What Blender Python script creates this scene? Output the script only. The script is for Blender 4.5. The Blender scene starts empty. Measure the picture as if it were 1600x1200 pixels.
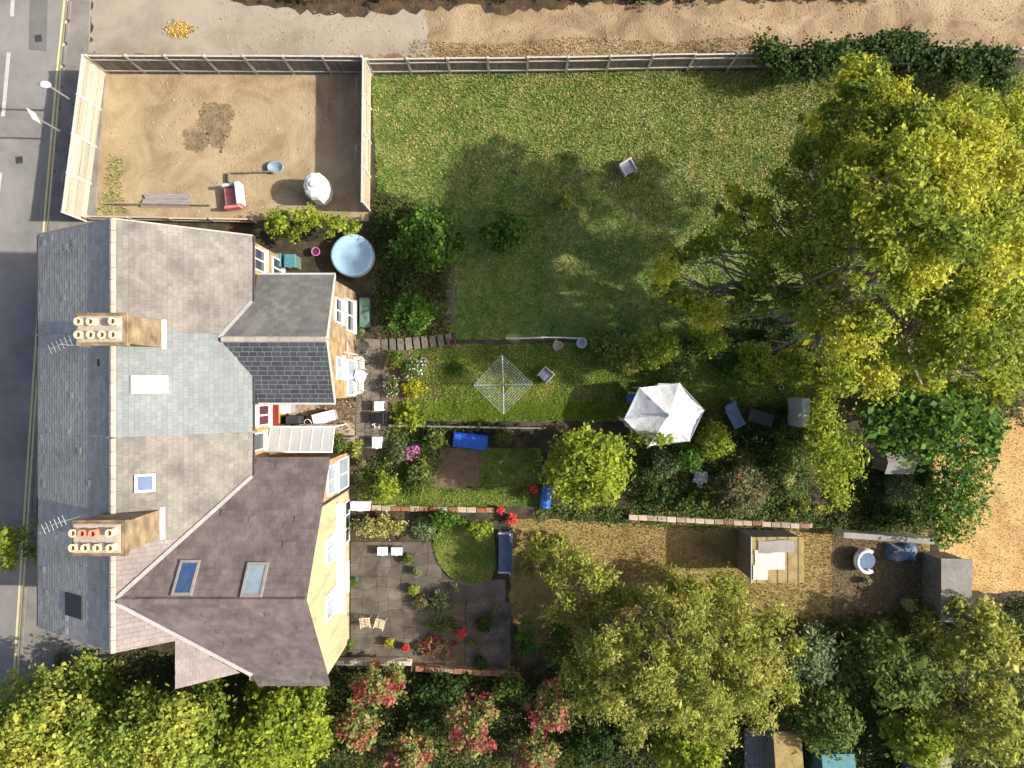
import bpy, bmesh, math, random
import numpy as np
from mathutils import Vector, Matrix

# ------------------------------------------------------------------ camera, sky, sun, exposure
SC = bpy.context.scene
C = SC.collection
H, S = 34.0, 32.0            # flying height (m) and photo pixels per metre on the ground
cam = bpy.data.cameras.new('camera'); camo = bpy.data.objects.new('camera', cam); C.objects.link(camo)
camo.location = (0, 0, H); camo.rotation_euler = (0, 0, 0)
cam.sensor_width = 36; cam.lens = 36 * H / 50.0; cam.clip_end = 2000
SC.camera = camo
SUN_EL, SUN_AZ = math.radians(34.5), math.radians(91.3)     # azimuth clockwise from +Y
w = bpy.data.worlds.new('World'); SC.world = w; w.use_nodes = True
nt = w.node_tree; nt.nodes.clear()
sky = nt.nodes.new('ShaderNodeTexSky'); sky.sky_type = 'NISHITA'; sky.sun_disc = False
sky.dust_density = 4.0; sky.ozone_density = 0.6; sky.air_density = 0.9
sky.sun_elevation = SUN_EL; sky.sun_rotation = SUN_AZ
bg = nt.nodes.new('ShaderNodeBackground'); bg.inputs['Strength'].default_value = 0.115
ow = nt.nodes.new('ShaderNodeOutputWorld')
nt.links.new(sky.outputs[0], bg.inputs[0]); nt.links.new(bg.outputs[0], ow.inputs[0])
sl = bpy.data.lights.new('sun', 'SUN'); sl.energy = 4.2; sl.angle = math.radians(0.9); sl.color = (1, 0.94, 0.83)
so = bpy.data.objects.new('sun', sl); C.objects.link(so)
sd = Vector((math.sin(SUN_AZ) * math.cos(SUN_EL), math.cos(SUN_AZ) * math.cos(SUN_EL), math.sin(SUN_EL)))
so.rotation_euler = (-sd).to_track_quat('-Z', 'Y').to_euler(); so.location = sd * 60
vs = SC.view_settings
vs.view_transform = 'Standard'; vs.look = 'None'; vs.gamma = 1; vs.use_curve_mapping = False
vs.exposure = 0.85

R = random.Random(7)
N = np.random.default_rng(11)

# ------------------------------------------------------------------ helpers
def P(px, py, z=0.0):
    """photo pixel -> place at height z (straight-down view from H)"""
    k = (H - z) / H / S
    return Vector(((px - 800) * k, (600 - py) * k, z))

ORG = {}
def org(o): return ORG[o.name] if o is not None else Vector((0, 0, 0))

def props(o, label=None, cat=None, group=None, kind=None):
    if label: o['label'] = label
    if cat: o['category'] = cat
    if group: o['group'] = group
    if kind: o['kind'] = kind
    return o

def thing(name, label, cat, loc, group=None):
    o = bpy.data.objects.new(name, None); C.objects.link(o)
    o.empty_display_size = 0.2
    o.location = loc; ORG[o.name] = Vector(loc)
    return props(o, label, cat, group)

def link(name, me, mat, parent=None, loc=None):
    o = bpy.data.objects.new(name, me); C.objects.link(o)
    if mat is not None and not me.materials: me.materials.append(mat)
    if parent is not None:
        o.parent = parent; ORG[o.name] = org(parent).copy()
    else:
        ORG[o.name] = Vector(loc or (0, 0, 0)); o.location = ORG[o.name]
    return o

def piece(name, me, parent, M):
    """a small piece sharing mesh data, placed by a world matrix"""
    o = bpy.data.objects.new(name, me); C.objects.link(o)
    o.parent = parent
    o.matrix_local = Matrix.Translation(-org(parent)) @ M
    return o

class MB:
    def __init__(s): s.V = []; s.F = []
    def add(s, vs_, fs):
        b = len(s.V); s.V += [Vector(v) for v in vs_]; s.F += [tuple(b + i for i in f) for f in fs]; return s
    def box(s, c, d, rz=0.0, bev=0.0, M=None):
        x, y, z = d[0] / 2, d[1] / 2, d[2] / 2
        if bev > 0:
            b = min(bev, x * .9, y * .9, z * .9)
            vs_ = []
            for zz, ins in ((-z, b), (-z + b, 0), (z - b, 0), (z, b)):
                for sx, sy in ((-1, -1), (1, -1), (1, 1), (-1, 1)):
                    vs_.append((sx * (x - ins), sy * (y - ins), zz))
            fs = [(3, 2, 1, 0), (12, 13, 14, 15)]
            for k in range(3):
                for j in range(4):
                    fs.append((k * 4 + j, k * 4 + (j + 1) % 4, k * 4 + 4 + (j + 1) % 4, k * 4 + 4 + j))
        else:
            vs_ = [(sx * x, sy * y, sz * z) for sz in (-1, 1) for sx, sy in ((-1, -1), (1, -1), (1, 1), (-1, 1))]
            fs = [(3, 2, 1, 0), (4, 5, 6, 7), (0, 1, 5, 4), (1, 2, 6, 5), (2, 3, 7, 6), (3, 0, 4, 7)]
        m = Matrix.Translation(Vector(c)) @ (M if M is not None else Matrix.Rotation(rz, 4, 'Z'))
        return s.add([m @ Vector(v) for v in vs_], fs)
    def prism(s, poly, z0, z1):
        n = len(poly)
        vs_ = [(p[0], p[1], z0) for p in poly] + [(p[0], p[1], z1) for p in poly]
        fs = [tuple(range(n))[::-1], tuple(range(n, 2 * n))]
        fs += [(i, (i + 1) % n, n + (i + 1) % n, n + i) for i in range(n)]
        return s.add(vs_, fs)
    def slab(s, pts, t):
        """polygon in space, extruded t against its normal"""
        pts = [Vector(p) for p in pts]
        nrm = (pts[1] - pts[0]).cross(pts[2] - pts[0]).normalized()
        n = len(pts)
        vs_ = pts + [p - nrm * t for p in pts]
        fs = [tuple(range(n)), tuple(range(n, 2 * n))[::-1]]
        fs += [(i, n + i, n + (i + 1) % n, (i + 1) % n) for i in range(n)]
        return s.add(vs_, fs)
    def extrude(s, prof, axis, a, b):
        """profile [(u,z)] extruded along x ('x': u is y) or y ('y': u is x) from a to b"""
        f = (lambda u, z, t: (t, u, z)) if axis == 'x' else (lambda u, z, t: (u, t, z))
        n = len(prof)
        vs_ = [f(u, z, a) for u, z in prof] + [f(u, z, b) for u, z in prof]
        fs = [tuple(range(n)), tuple(range(n, 2 * n))[::-1]]
        fs += [(i, n + i, n + (i + 1) % n, (i + 1) % n) for i in range(n)]
        return s.add(vs_, fs)
    def tube(s, pts, rad, seg=6, cap=True):
        pts = [Vector(p) for p in pts]
        if not hasattr(rad, '__len__'): rad = [rad] * len(pts)
        vs_ = []; fs = []; up = Vector((0, 0, 1))
        for i, p in enumerate(pts):
            d = (pts[min(i + 1, len(pts) - 1)] - pts[max(i - 1, 0)])
            d = d.normalized() if d.length > 1e-6 else Vector((0, 0, 1))
            a = d.cross(up if abs(d.z) < .95 else Vector((1, 0, 0))).normalized(); b = d.cross(a)
            for k in range(seg):
                t = 2 * math.pi * k / seg
                vs_.append(p + (a * math.cos(t) + b * math.sin(t)) * rad[i])
        for i in range(len(pts) - 1):
            for k in range(seg):
                fs.append((i * seg + k, i * seg + (k + 1) % seg, (i + 1) * seg + (k + 1) % seg, (i + 1) * seg + k))
        if cap:
            fs.append(tuple(range(seg))[::-1]); fs.append(tuple(range((len(pts) - 1) * seg, len(pts) * seg)))
        return s.add(vs_, fs)
    def lathe(s, c, prof, seg=20, wob=0.0, sx=1.0, sy=1.0, rz=0.0):
        c = Vector(c); vs_ = []; fs = []
        ph = R.random() * 6
        for r, z in prof:
            for k in range(seg):
                t = 2 * math.pi * k / seg
                rr = r * (1 + wob * math.sin(3 * t + ph) + wob * .6 * math.sin(7 * t + 2 * ph + z * 4))
                x, y = rr * math.cos(t) * sx, rr * math.sin(t) * sy
                vs_.append(c + Vector((x * math.cos(rz) - y * math.sin(rz), x * math.sin(rz) + y * math.cos(rz), z)))
        for i in range(len(prof) - 1):
            for k in range(seg):
                fs.append((i * seg + k, i * seg + (k + 1) % seg, (i + 1) * seg + (k + 1) % seg, (i + 1) * seg + k))
        fs.append(tuple(range(seg))[::-1]); fs.append(tuple(range((len(prof) - 1) * seg, len(prof) * seg)))
        return s.add(vs_, fs)
    def mesh(s, name, o=Vector((0, 0, 0)), smooth=False, fix=True):
        me = bpy.data.meshes.new(name)
        me.from_pydata([tuple(v - o) for v in s.V], [], s.F)
        if fix:
            bm = bmesh.new(); bm.from_mesh(me); bmesh.ops.recalc_face_normals(bm, faces=bm.faces); bm.to_mesh(me); bm.free()
        if smooth: me.polygons.foreach_set('use_smooth', [True] * len(me.polygons))
        return me
    def build(s, name, mat, parent=None, smooth=False, loc=None, fix=True):
        o = org(parent) if parent is not None else Vector(loc or (0, 0, 0))
        return link(name, s.mesh(name, o, smooth, fix), mat, parent, loc)

def np_mesh(name, verts, k, smooth=False):
    """verts (n,k,3): n separate k-gons"""
    n = len(verts)
    me = bpy.data.meshes.new(name)
    me.vertices.add(n * k); me.vertices.foreach_set('co', np.ascontiguousarray(verts, dtype=np.float32).ravel())
    me.loops.add(n * k); me.loops.foreach_set('vertex_index', np.arange(n * k, dtype=np.int32))
    me.polygons.add(n); me.polygons.foreach_set('loop_start', np.arange(0, n * k, k, dtype=np.int32))
    me.update(calc_edges=True)
    return me

# ------------------------------------------------------------------ materials
MATS = {}
def mat(name, cols, scale=3.0, rough=0.85, bump=0.0, bscale=None, island=0.0, spec=0.3, metal=0.0, detail=6.0,
        warp=0.0, stretch=None, trans=0.0, noise_mix=1.0, pos=None, obj=0.0):
    if name in MATS: return MATS[name]
    m = bpy.data.materials.new(name); m.use_nodes = True; t = m.node_tree; nd = t.nodes; L = t.links
    nd.clear()
    out = nd.new('ShaderNodeOutputMaterial')
    tc = nd.new('ShaderNodeTexCoord'); vec = tc.outputs['Object']
    if stretch:
        mp = nd.new('ShaderNodeMapping'); mp.inputs['Scale'].default_value = stretch
        L.new(vec, mp.inputs['Vector']); vec = mp.outputs[0]
    nz = nd.new('ShaderNodeTexNoise'); nz.inputs['Scale'].default_value = scale; nz.inputs['Detail'].default_value = detail
    nz.inputs['Roughness'].default_value = 0.62; nz.inputs['Distortion'].default_value = warp
    L.new(vec, nz.inputs['Vector'])
    fac = nz.outputs['Fac']
    # stretch noise contrast
    mr = nd.new('ShaderNodeMapRange'); mr.inputs['From Min'].default_value = 0.3; mr.inputs['From Max'].default_value = 0.7
    L.new(fac, mr.inputs['Value']); fac = mr.outputs[0]
    geo = nd.new('ShaderNodeNewGeometry')
    if noise_mix < 1.0:
        mx = nd.new('ShaderNodeMix'); mx.data_type = 'FLOAT'; mx.inputs[0].default_value = noise_mix
        L.new(geo.outputs['Random Per Island'], mx.inputs[2]); L.new(fac, mx.inputs[3]); fac = mx.outputs[0]
    rp = nd.new('ShaderNodeValToRGB'); el = rp.color_ramp.elements
    n = len(cols)
    ps = pos or [i / max(1, n - 1) for i in range(n)]
    while len(el) < n: el.new(0.5)
    for e, p_, c in zip(el, ps, cols): e.position = p_; e.color = (*c, 1)
    L.new(fac, rp.inputs[0]); col = rp.outputs[0]
    if island > 0:
        mr2 = nd.new('ShaderNodeMapRange'); mr2.inputs['To Min'].default_value = 1 - island; mr2.inputs['To Max'].default_value = 1 + island
        L.new(geo.outputs['Random Per Island'], mr2.inputs['Value'])
        vm = nd.new('ShaderNodeVectorMath'); vm.operation = 'SCALE'
        L.new(col, vm.inputs[0]); L.new(mr2.outputs[0], vm.inputs['Scale']); col = vm.outputs[0]
    if obj > 0:
        oi = nd.new('ShaderNodeObjectInfo')
        mr3 = nd.new('ShaderNodeMapRange'); mr3.inputs['To Min'].default_value = 1 - obj; mr3.inputs['To Max'].default_value = 1 + obj
        L.new(oi.outputs['Random'], mr3.inputs['Value'])
        vm3 = nd.new('ShaderNodeVectorMath'); vm3.operation = 'SCALE'
        L.new(col, vm3.inputs[0]); L.new(mr3.outputs[0], vm3.inputs['Scale']); col = vm3.outputs[0]
    b = nd.new('ShaderNodeBsdfPrincipled'); L.new(col, b.inputs['Base Color'])
    b.inputs['Roughness'].default_value = rough; b.inputs['Metallic'].default_value = metal
    b.inputs['Specular IOR Level'].default_value = spec
    if bump > 0:
        n2 = nd.new('ShaderNodeTexNoise'); n2.inputs['Scale'].default_value = bscale or scale * 4; n2.inputs['Detail'].default_value = 5
        L.new(vec, n2.inputs['Vector'])
        bp = nd.new('ShaderNodeBump'); bp.inputs['Strength'].default_value = bump; bp.inputs['Distance'].default_value = 0.05
        L.new(n2.outputs['Fac'], bp.inputs['Height']); L.new(bp.outputs[0], b.inputs['Normal'])
    sh = b.outputs[0]
    if trans > 0:
        tr = nd.new('ShaderNodeBsdfTranslucent'); L.new(col, tr.inputs['Color'])
        ms = nd.new('ShaderNodeMixShader'); ms.inputs[0].default_value = trans
        L.new(sh, ms.inputs[1]); L.new(tr.outputs[0], ms.inputs[2]); sh = ms.outputs[0]
    L.new(sh, out.inputs[0])
    MATS[name] = m
    return m

def leafmat(name, cols, scale=0.8, nm=0.55, trans=0.48, pos=None):
    return mat(name, cols, scale=scale, rough=0.6, spec=0.25, noise_mix=nm, trans=trans, detail=3, pos=pos, island=0.25)

def brickmat(name, c1, c2, mortar, axis='x', weather=0.42):
    m = bpy.data.materials.new(name); m.use_nodes = True; t = m.node_tree; nd = t.nodes; L = t.links
    b = nd['Principled BSDF']; b.inputs['Roughness'].default_value = 0.9; b.inputs['Specular IOR Level'].default_value = 0.2
    tc = nd.new('ShaderNodeTexCoord'); sp = nd.new('ShaderNodeSeparateXYZ'); cb = nd.new('ShaderNodeCombineXYZ')
    L.new(tc.outputs['Object'], sp.inputs[0])
    ad = nd.new('ShaderNodeMath'); ad.operation = 'ADD'
    L.new(sp.outputs[0], ad.inputs[0]); L.new(sp.outputs[1], ad.inputs[1])
    L.new(ad.outputs[0], cb.inputs[0]); L.new(sp.outputs[2], cb.inputs[1])
    br = nd.new('ShaderNodeTexBrick'); br.inputs['Scale'].default_value = 1
    br.inputs['Brick Width'].default_value = 0.225; br.inputs['Row Height'].default_value = 0.076; br.inputs['Mortar Size'].default_value = 0.009
    br.inputs['Color1'].default_value = (*c1, 1); br.inputs['Color2'].default_value = (*c2, 1); br.inputs['Mortar'].default_value = (*mortar, 1)
    L.new(cb.outputs[0], br.inputs[0])
    nz = nd.new('ShaderNodeTexNoise'); nz.inputs['Scale'].default_value = 1.6; nz.inputs['Detail'].default_value = 6
    L.new(tc.outputs['Object'], nz.inputs[0])
    mr = nd.new('ShaderNodeMapRange'); mr.inputs['From Min'].default_value = .3; mr.inputs['From Max'].default_value = .7
    mr.inputs['To Min'].default_value = 1 - weather; mr.inputs['To Max'].default_value = 1 + weather
    L.new(nz.outputs[0], mr.inputs[0])
    vm = nd.new('ShaderNodeVectorMath'); vm.operation = 'SCALE'
    L.new(br.outputs['Color'], vm.inputs[0]); L.new(mr.outputs[0], vm.inputs['Scale']); L.new(vm.outputs[0], b.inputs['Base Color'])
    bp = nd.new('ShaderNodeBump'); bp.inputs['Strength'].default_value = 0.5; bp.inputs['Distance'].default_value = 0.01; bp.invert = True
    L.new(br.outputs['Fac'], bp.inputs['Height']); L.new(bp.outputs[0], b.inputs['Normal'])
    MATS[name] = m
    return m

def glassmat(name, tint, alpha, rough=0.08):
    m = bpy.data.materials.new(name); m.use_nodes = True; t = m.node_tree; nd = t.nodes; L = t.links
    b = nd['Principled BSDF']; b.inputs['Base Color'].default_value = (*tint, 1); b.inputs['Roughness'].default_value = rough
    b.inputs['Alpha'].default_value = alpha; b.inputs['Specular IOR Level'].default_value = 0.7
    MATS[name] = m
    return m

M = {}
M['ground'] = mat('soil_ground', [(.02, .016, .01), (.05, .04, .022), (.10, .085, .045)], scale=1.3, bump=.6, bscale=14)
M['asphalt'] = mat('asphalt', [(.155, .148, .138), (.21, .20, .186), (.25, .238, .22)], scale=.5, rough=.9, bump=.3, bscale=60, warp=.4)
M['asphalt_dark'] = mat('asphalt_dark', [(.12, .115, .108), (.165, .158, .148)], scale=1.2, rough=.9, bump=.3, bscale=60)
M['asphalt_pale'] = mat('asphalt_pale', [(.17, .16, .15), (.23, .215, .20)], scale=1.2, rough=.9, bump=.3, bscale=60)
M['pavement'] = mat('pavement', [(.15, .138, .125), (.24, .22, .195)], scale=1.0, rough=.9, bump=.25, bscale=40)
M['concrete'] = mat('drive_concrete', [(.20, .165, .125), (.29, .245, .19), (.35, .30, .235)], scale=.35, rough=.92, bump=.35, bscale=20, warp=.6)
M['track'] = mat('track_dirt', [(.13, .085, .045), (.27, .19, .11), (.38, .29, .18)], scale=.55, bump=.7, bscale=9, warp=.8)
M['shade_litter'] = mat('painted_shade_litter', [(.025, .018, .012), (.06, .04, .022), (.14, .08, .03)], scale=1.6, bump=.7, bscale=12)  # dark brown carries hedge shadow as well as litter
M['yard'] = mat('yard_soil', [(.20, .145, .08), (.31, .235, .14), (.40, .31, .195)], scale=.6, bump=.6, bscale=11, warp=.7)
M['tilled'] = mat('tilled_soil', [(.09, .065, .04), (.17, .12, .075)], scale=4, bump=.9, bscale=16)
M['tilled_pale'] = mat('tilled_pale', [(.11, .085, .05), (.20, .15, .09), (.30, .22, .13)], scale=2.2, bump=.9, bscale=14)
M['lawn'] = mat('lawn_soil', [(.06, .13, .025), (.12, .18, .04), (.24, .24, .08)], scale=.55, bump=.6, bscale=18, warp=.5)
M['lawn_green'] = mat('lawn_green', [(.05, .09, .02), (.10, .13, .03), (.20, .16, .07)], scale=.9, bump=.6, bscale=22, warp=.5)
M['lawn_dry'] = mat('lawn_dry', [(.16, .12, .035), (.27, .20, .075), (.32, .235, .10)], scale=.8, bump=.6, bscale=18)
M['straw'] = mat('field_straw', [(.34, .21, .075), (.44, .285, .11), (.51, .345, .15)], scale=.9, bump=.8, bscale=14, warp=.5)
M['grass'] = leafmat('grass_blades', [(.26, .27, .07), (.42, .37, .13), (.58, .47, .23)], scale=1.1, nm=.6, trans=.25)
M['grass_fresh'] = leafmat('grass_blades_fresh', [(.05, .13, .02), (.13, .215, .035), (.28, .31, .08), (.44, .40, .16)], scale=1.3, nm=.75, trans=.3)
M['grass_green'] = leafmat('grass_blades_green', [(.06, .15, .018), (.16, .27, .032), (.33, .38, .065), (.46, .42, .15)], scale=.9, nm=.5, trans=.25)
M['grass_lush'] = leafmat('grass_blades_lush', [(.13, .24, .03), (.25, .36, .045), (.40, .46, .08)], scale=1.2, nm=.5, trans=.4)
M['grass_dry'] = leafmat('grass_blades_dry', [(.19, .16, .04), (.36, .27, .10), (.48, .36, .16)], scale=.9, nm=.5, trans=.2)
M['stubble'] = leafmat('stubble', [(.36, .22, .08), (.48, .32, .13), (.58, .42, .20)], scale=.9, nm=.5, trans=.15)
M['yellow_line'] = mat('yellow_line', [(.50, .43, .20), (.66, .58, .30)], scale=5)
M['white_line'] = mat('white_line', [(.34, .33, .31), (.5, .49, .46)], scale=5)
M['slate_front'] = mat('slate_front_lifted', [(.31, .29, .26), (.43, .405, .365)], scale=.6, rough=.75, island=.12, bump=.2, bscale=30)  # shaded street slope brightened through its colour, paler than the rear slates
M['slate_beige'] = mat('slate_lichen', [(.115, .108, .10), (.185, .170, .150), (.235, .217, .193)], scale=.9, rough=.85, island=.11, bump=.3, bscale=22, warp=.4)
M['slate_blue'] = mat('slate_bluegrey', [(.155, .172, .178), (.205, .225, .232)], scale=.8, rough=.75, island=.10, bump=.2, bscale=22)
M['slate_dark'] = mat('slate_new', [(.040, .046, .056), (.062, .068, .080)], scale=2.5, rough=.5, spec=.35, bump=.2, bscale=30, obj=.22)
M['slate_grey'] = mat('slate_grey', [(.10, .10, .097), (.165, .158, .148)], scale=.7, rough=.8, island=.16, bump=.2, bscale=22)
M['tile_purple'] = mat('clay_tile_purple', [(.10, .082, .080), (.15, .118, .116), (.20, .165, .158)], scale=1.1, rough=.85, island=.13, bump=.3, bscale=20, warp=.4)
M['tile_pink'] = mat('clay_tile_pink', [(.17, .145, .138), (.25, .21, .20)], scale=.9, rough=.85, island=.10, bump=.3, bscale=20)
M['underlay'] = mat('slate_bed', [(.20, .20, .20), (.30, .30, .295)], scale=3)
M['underlay_dark'] = mat('batten_bed', [(.04, .038, .036), (.07, .065, .06)], scale=3)
M['ridge'] = mat('ridge_mortar', [(.30, .27, .23), (.42, .37, .31)], scale=4, bump=.3, island=.1)
M['lead'] = mat('lead_flashing', [(.26, .255, .25), (.36, .35, .34)], scale=4, rough=.6)
M['brick_tan'] = brickmat('brick_tan', (.36, .22, .10), (.26, .15, .065), (.33, .27, .19))
M['brick_buff'] = brickmat('brick_buff', (.31, .215, .12), (.23, .155, .08), (.29, .25, .19))
M['brick_sooty'] = brickmat('brick_sooty', (.27, .19, .11), (.19, .13, .075), (.25, .21, .16), weather=.5)
M['brick_red'] = brickmat('brick_red', (.30, .13, .07), (.22, .09, .05), (.32, .27, .21))
M['render_cream'] = mat('render_cream', [(.27, .22, .13), (.40, .33, .19), (.46, .385, .23)], scale=1.5, bump=.25, bscale=30, stretch=(1, 1.6, .35), pos=[0, .35, 1])
M['white'] = mat('white_upvc', [(.62, .62, .60), (.70, .70, .68)], scale=3, rough=.4)
M['white_dull'] = mat('white_paint_worn', [(.42, .40, .37), (.56, .54, .50)], scale=5, rough=.6)
M['cream_wood'] = mat('fence_cream', [(.30, .265, .21), (.44, .395, .32)], scale=1.5, stretch=(6, .6, 8), rough=.85, bump=.3, bscale=10, obj=.25)
M['grey_wood'] = mat('fence_grey', [(.10, .085, .07), (.19, .165, .14), (.27, .235, .20)], scale=3, stretch=(5, 5, .7), bump=.3, bscale=12, island=.2)
M['pale_wood'] = mat('wood_pale', [(.36, .29, .21), (.52, .43, .33)], scale=3, stretch=(5, .7, 5), bump=.3, bscale=12, obj=.25)
M['post'] = mat('concrete_post', [(.36, .33, .28), (.52, .48, .42)], scale=5, bump=.2)
M['plank_grey'] = mat('plank_grey', [(.19, .18, .17), (.30, .285, .27)], scale=3, stretch=(.6, 5, 5), island=.15)
M['glass'] = mat('window_glass', [(.03, .045, .06), (.05, .07, .09)], scale=.8, rough=.06, spec=.8)
M['glass_blue'] = mat('skylight_glass', [(.02, .06, .16), (.05, .11, .24)], scale=.8, rough=.05, spec=.9)
M['glass_pale'] = mat('skylight_pale', [(.16, .21, .25), (.30, .36, .40)], scale=1.2, rough=.25, spec=.8)
M['frame_grey'] = mat('skylight_frame', [(.22, .20, .18), (.30, .28, .26)], scale=4, rough=.5)
M['poly'] = glassmat('polycarbonate', (.62, .64, .66), .55, .25)
M['curtain'] = mat('curtain_dark_red', [(.05, .012, .025), (.10, .03, .05)], scale=9, stretch=(1, 6, 1))
M['red_paint'] = mat('red_paint', [(.22, .02, .015), (.32, .035, .025)], scale=4, rough=.5)
M['black'] = mat('black_plastic', [(.008, .008, .009), (.02, .02, .022)], scale=4, rough=.45)
M['dark_grey'] = mat('dark_grey', [(.03, .032, .034), (.055, .056, .06)], scale=4, rough=.6)
M['grey_plastic'] = mat('grey_plastic', [(.26, .265, .30), (.33, .335, .37)], scale=3, rough=.5)
M['grey_light'] = mat('grey_light', [(.42, .42, .44), (.54, .54, .55)], scale=4, rough=.5)
M['metal'] = mat('galvanised', [(.36, .36, .36), (.52, .52, .51)], scale=8, rough=.4, metal=.6)
M['alu'] = mat('aluminium_line', [(.42, .46, .44), (.56, .60, .57)], scale=8, rough=.4, metal=.2)
M['terracotta'] = mat('terracotta', [(.24, .115, .07), (.35, .18, .115)], scale=5, obj=.25)
M['pot_cream'] = mat('chimney_pot_buff', [(.52, .43, .28), (.66, .56, .39)], scale=5)
M['pot_orange'] = mat('chimney_pot_orange', [(.52, .20, .12), (.62, .27, .17)], scale=5)
M['bark'] = mat('bark', [(.10, .085, .065), (.22, .19, .15)], scale=4, stretch=(4, 4, .8), bump=.5, bscale=14)
M['bark_pale'] = mat('bark_pale', [(.17, .145, .11), (.30, .255, .20)], scale=4, stretch=(4, 4, .8), bump=.4, bscale=14)
M['paving_dark'] = mat('paving_dark', [(.085, .072, .058), (.14, .118, .095), (.18, .15, .12)], scale=3, bump=.3, bscale=20, obj=.25)
M['paving_grey'] = mat('paving_grey', [(.055, .047, .037), (.10, .086, .069), (.15, .13, .105)], scale=1.1, bump=.3, bscale=18, island=.16)
M['paving_tan'] = mat('paving_tan', [(.22, .165, .115), (.38, .30, .22), (.46, .38, .29)], scale=2.2, bump=.4, bscale=14, warp=.6)
M['slab_step'] = mat('step_slab', [(.12, .105, .085), (.20, .18, .15)], scale=4, bump=.3, bscale=20, obj=.25)
M['blue_tarp'] = mat('blue_tarpaulin', [(.012, .06, .36), (.03, .12, .52)], scale=6, rough=.35, bump=.6, bscale=8)
M['blue_plastic'] = mat('blue_plastic', [(.02, .08, .30), (.04, .13, .42)], scale=4, rough=.4)
M['blue_dull'] = mat('blue_grey_fabric', [(.08, .12, .20), (.14, .19, .29)], scale=5)
M['pool_cover'] = mat('pool_cover', [(.26, .42, .55), (.33, .49, .62), (.42, .55, .65)], scale=1.0, rough=.3, spec=.5, bump=.5, bscale=9, warp=.4)
M['pool_wall'] = mat('pool_wall', [(.30, .40, .48), (.40, .5, .58)], scale=3, rough=.4)
M['canvas'] = mat('white_canvas', [(.60, .61, .60), (.74, .75, .75), (.78, .79, .79)], scale=1.3, rough=.85, trans=.15, bump=.4, bscale=7, pos=[0, .3, 1])
M['teal'] = mat('teal_plastic', [(.05, .16, .19), (.09, .24, .27)], scale=4, rough=.5)
M['green_plastic'] = mat('green_plastic', [(.07, .14, .10), (.13, .21, .15)], scale=4, rough=.5)
M['pink'] = mat('pink_fabric', [(.45, .12, .13), (.60, .24, .24)], scale=6)
M['magenta'] = mat('magenta_petals', [(.45, .06, .35), (.65, .18, .52)], scale=6, island=.2)
M['yellow_bin'] = mat('yellow_grit_bin', [(.34, .21, .05), (.46, .30, .09)], scale=3, rough=.55)
M['felt_tan'] = mat('roof_felt_mossy', [(.15, .11, .035), (.28, .21, .08), (.34, .25, .11)], scale=1.6, bump=.5, bscale=14)
M['felt_grey'] = mat('roof_felt_grey', [(.20, .185, .165), (.30, .275, .25)], scale=2, bump=.3)
M['stone'] = mat('garden_stone', [(.30, .24, .18), (.46, .37, .28)], scale=4, bump=.4, obj=.3)
# foliage
F = {}
F['yellow'] = leafmat('leaf_yellow_lime', [(.22, .26, .022), (.44, .45, .04), (.66, .61, .055)], scale=.42, nm=.5)
F['yellow_green'] = leafmat('leaf_yellow_green', [(.085, .14, .018), (.20, .265, .03), (.35, .39, .042), (.50, .49, .05)], scale=.38, nm=.62)
F['lime'] = leafmat('leaf_lime', [(.12, .20, .02), (.28, .35, .035), (.46, .49, .06)], scale=.7)
F['olive'] = leafmat('leaf_olive', [(.14, .185, .03), (.31, .33, .06), (.50, .49, .13)], scale=.7)
F['green'] = leafmat('leaf_green', [(.035, .09, .012), (.09, .19, .022), (.18, .30, .04)], scale=.8)
F['mid'] = leafmat('leaf_mid', [(.055, .10, .02), (.13, .19, .035), (.25, .30, .075)], scale=.9)
F['dark'] = leafmat('leaf_dark', [(.018, .042, .010), (.048, .090, .018), (.11, .155, .035)], scale=.8)
F['silver'] = leafmat('leaf_silver', [(.07, .12, .045), (.16, .22, .09), (.32, .37, .20)], scale=1.2)
F['varieg'] = leafmat('leaf_variegated', [(.16, .20, .05), (.40, .40, .13), (.60, .58, .30)], scale=1.4, nm=.4)
F['autumn'] = leafmat('leaf_autumn_lime', [(.09, .17, .026), (.25, .33, .05), (.45, .46, .085), (.56, .46, .10)], scale=.35, nm=.65)
F['red'] = leafmat('leaf_red', [(.14, .20, .05), (.34, .36, .11), (.46, .12, .11), (.60, .11, .17)], scale=.9, nm=.72, pos=[0, .5, .6, 1])
F['rust'] = leafmat('leaf_rust', [(.09, .14, .05), (.18, .20, .09), (.34, .13, .07)], scale=1.6, nm=.6)
F['flower_white'] = leafmat('petal_white', [(.6, .6, .56), (.8, .8, .78)], nm=.2, trans=.2)
F['flower_red'] = leafmat('petal_red', [(.45, .03, .03), (.65, .08, .06)], nm=.2, trans=.2)
F['gold'] = leafmat('leaf_gold', [(.18, .22, .02), (.38, .38, .03), (.56, .48, .04)], scale=1.2)

# ------------------------------------------------------------------ ground, roads, lawns
def inside(poly, x, y):
    x = np.asarray(x); y = np.asarray(y); c = np.zeros(x.shape, bool); n = len(poly); j = n - 1
    for i in range(n):
        xi, yi = poly[i][0], poly[i][1]; xj, yj = poly[j][0], poly[j][1]
        cond = ((yi > y) != (yj > y)) & (x < (xj - xi) * (y - yi) / (yj - yi + 1e-12) + xi)
        c ^= cond; j = i
    return c

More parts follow.
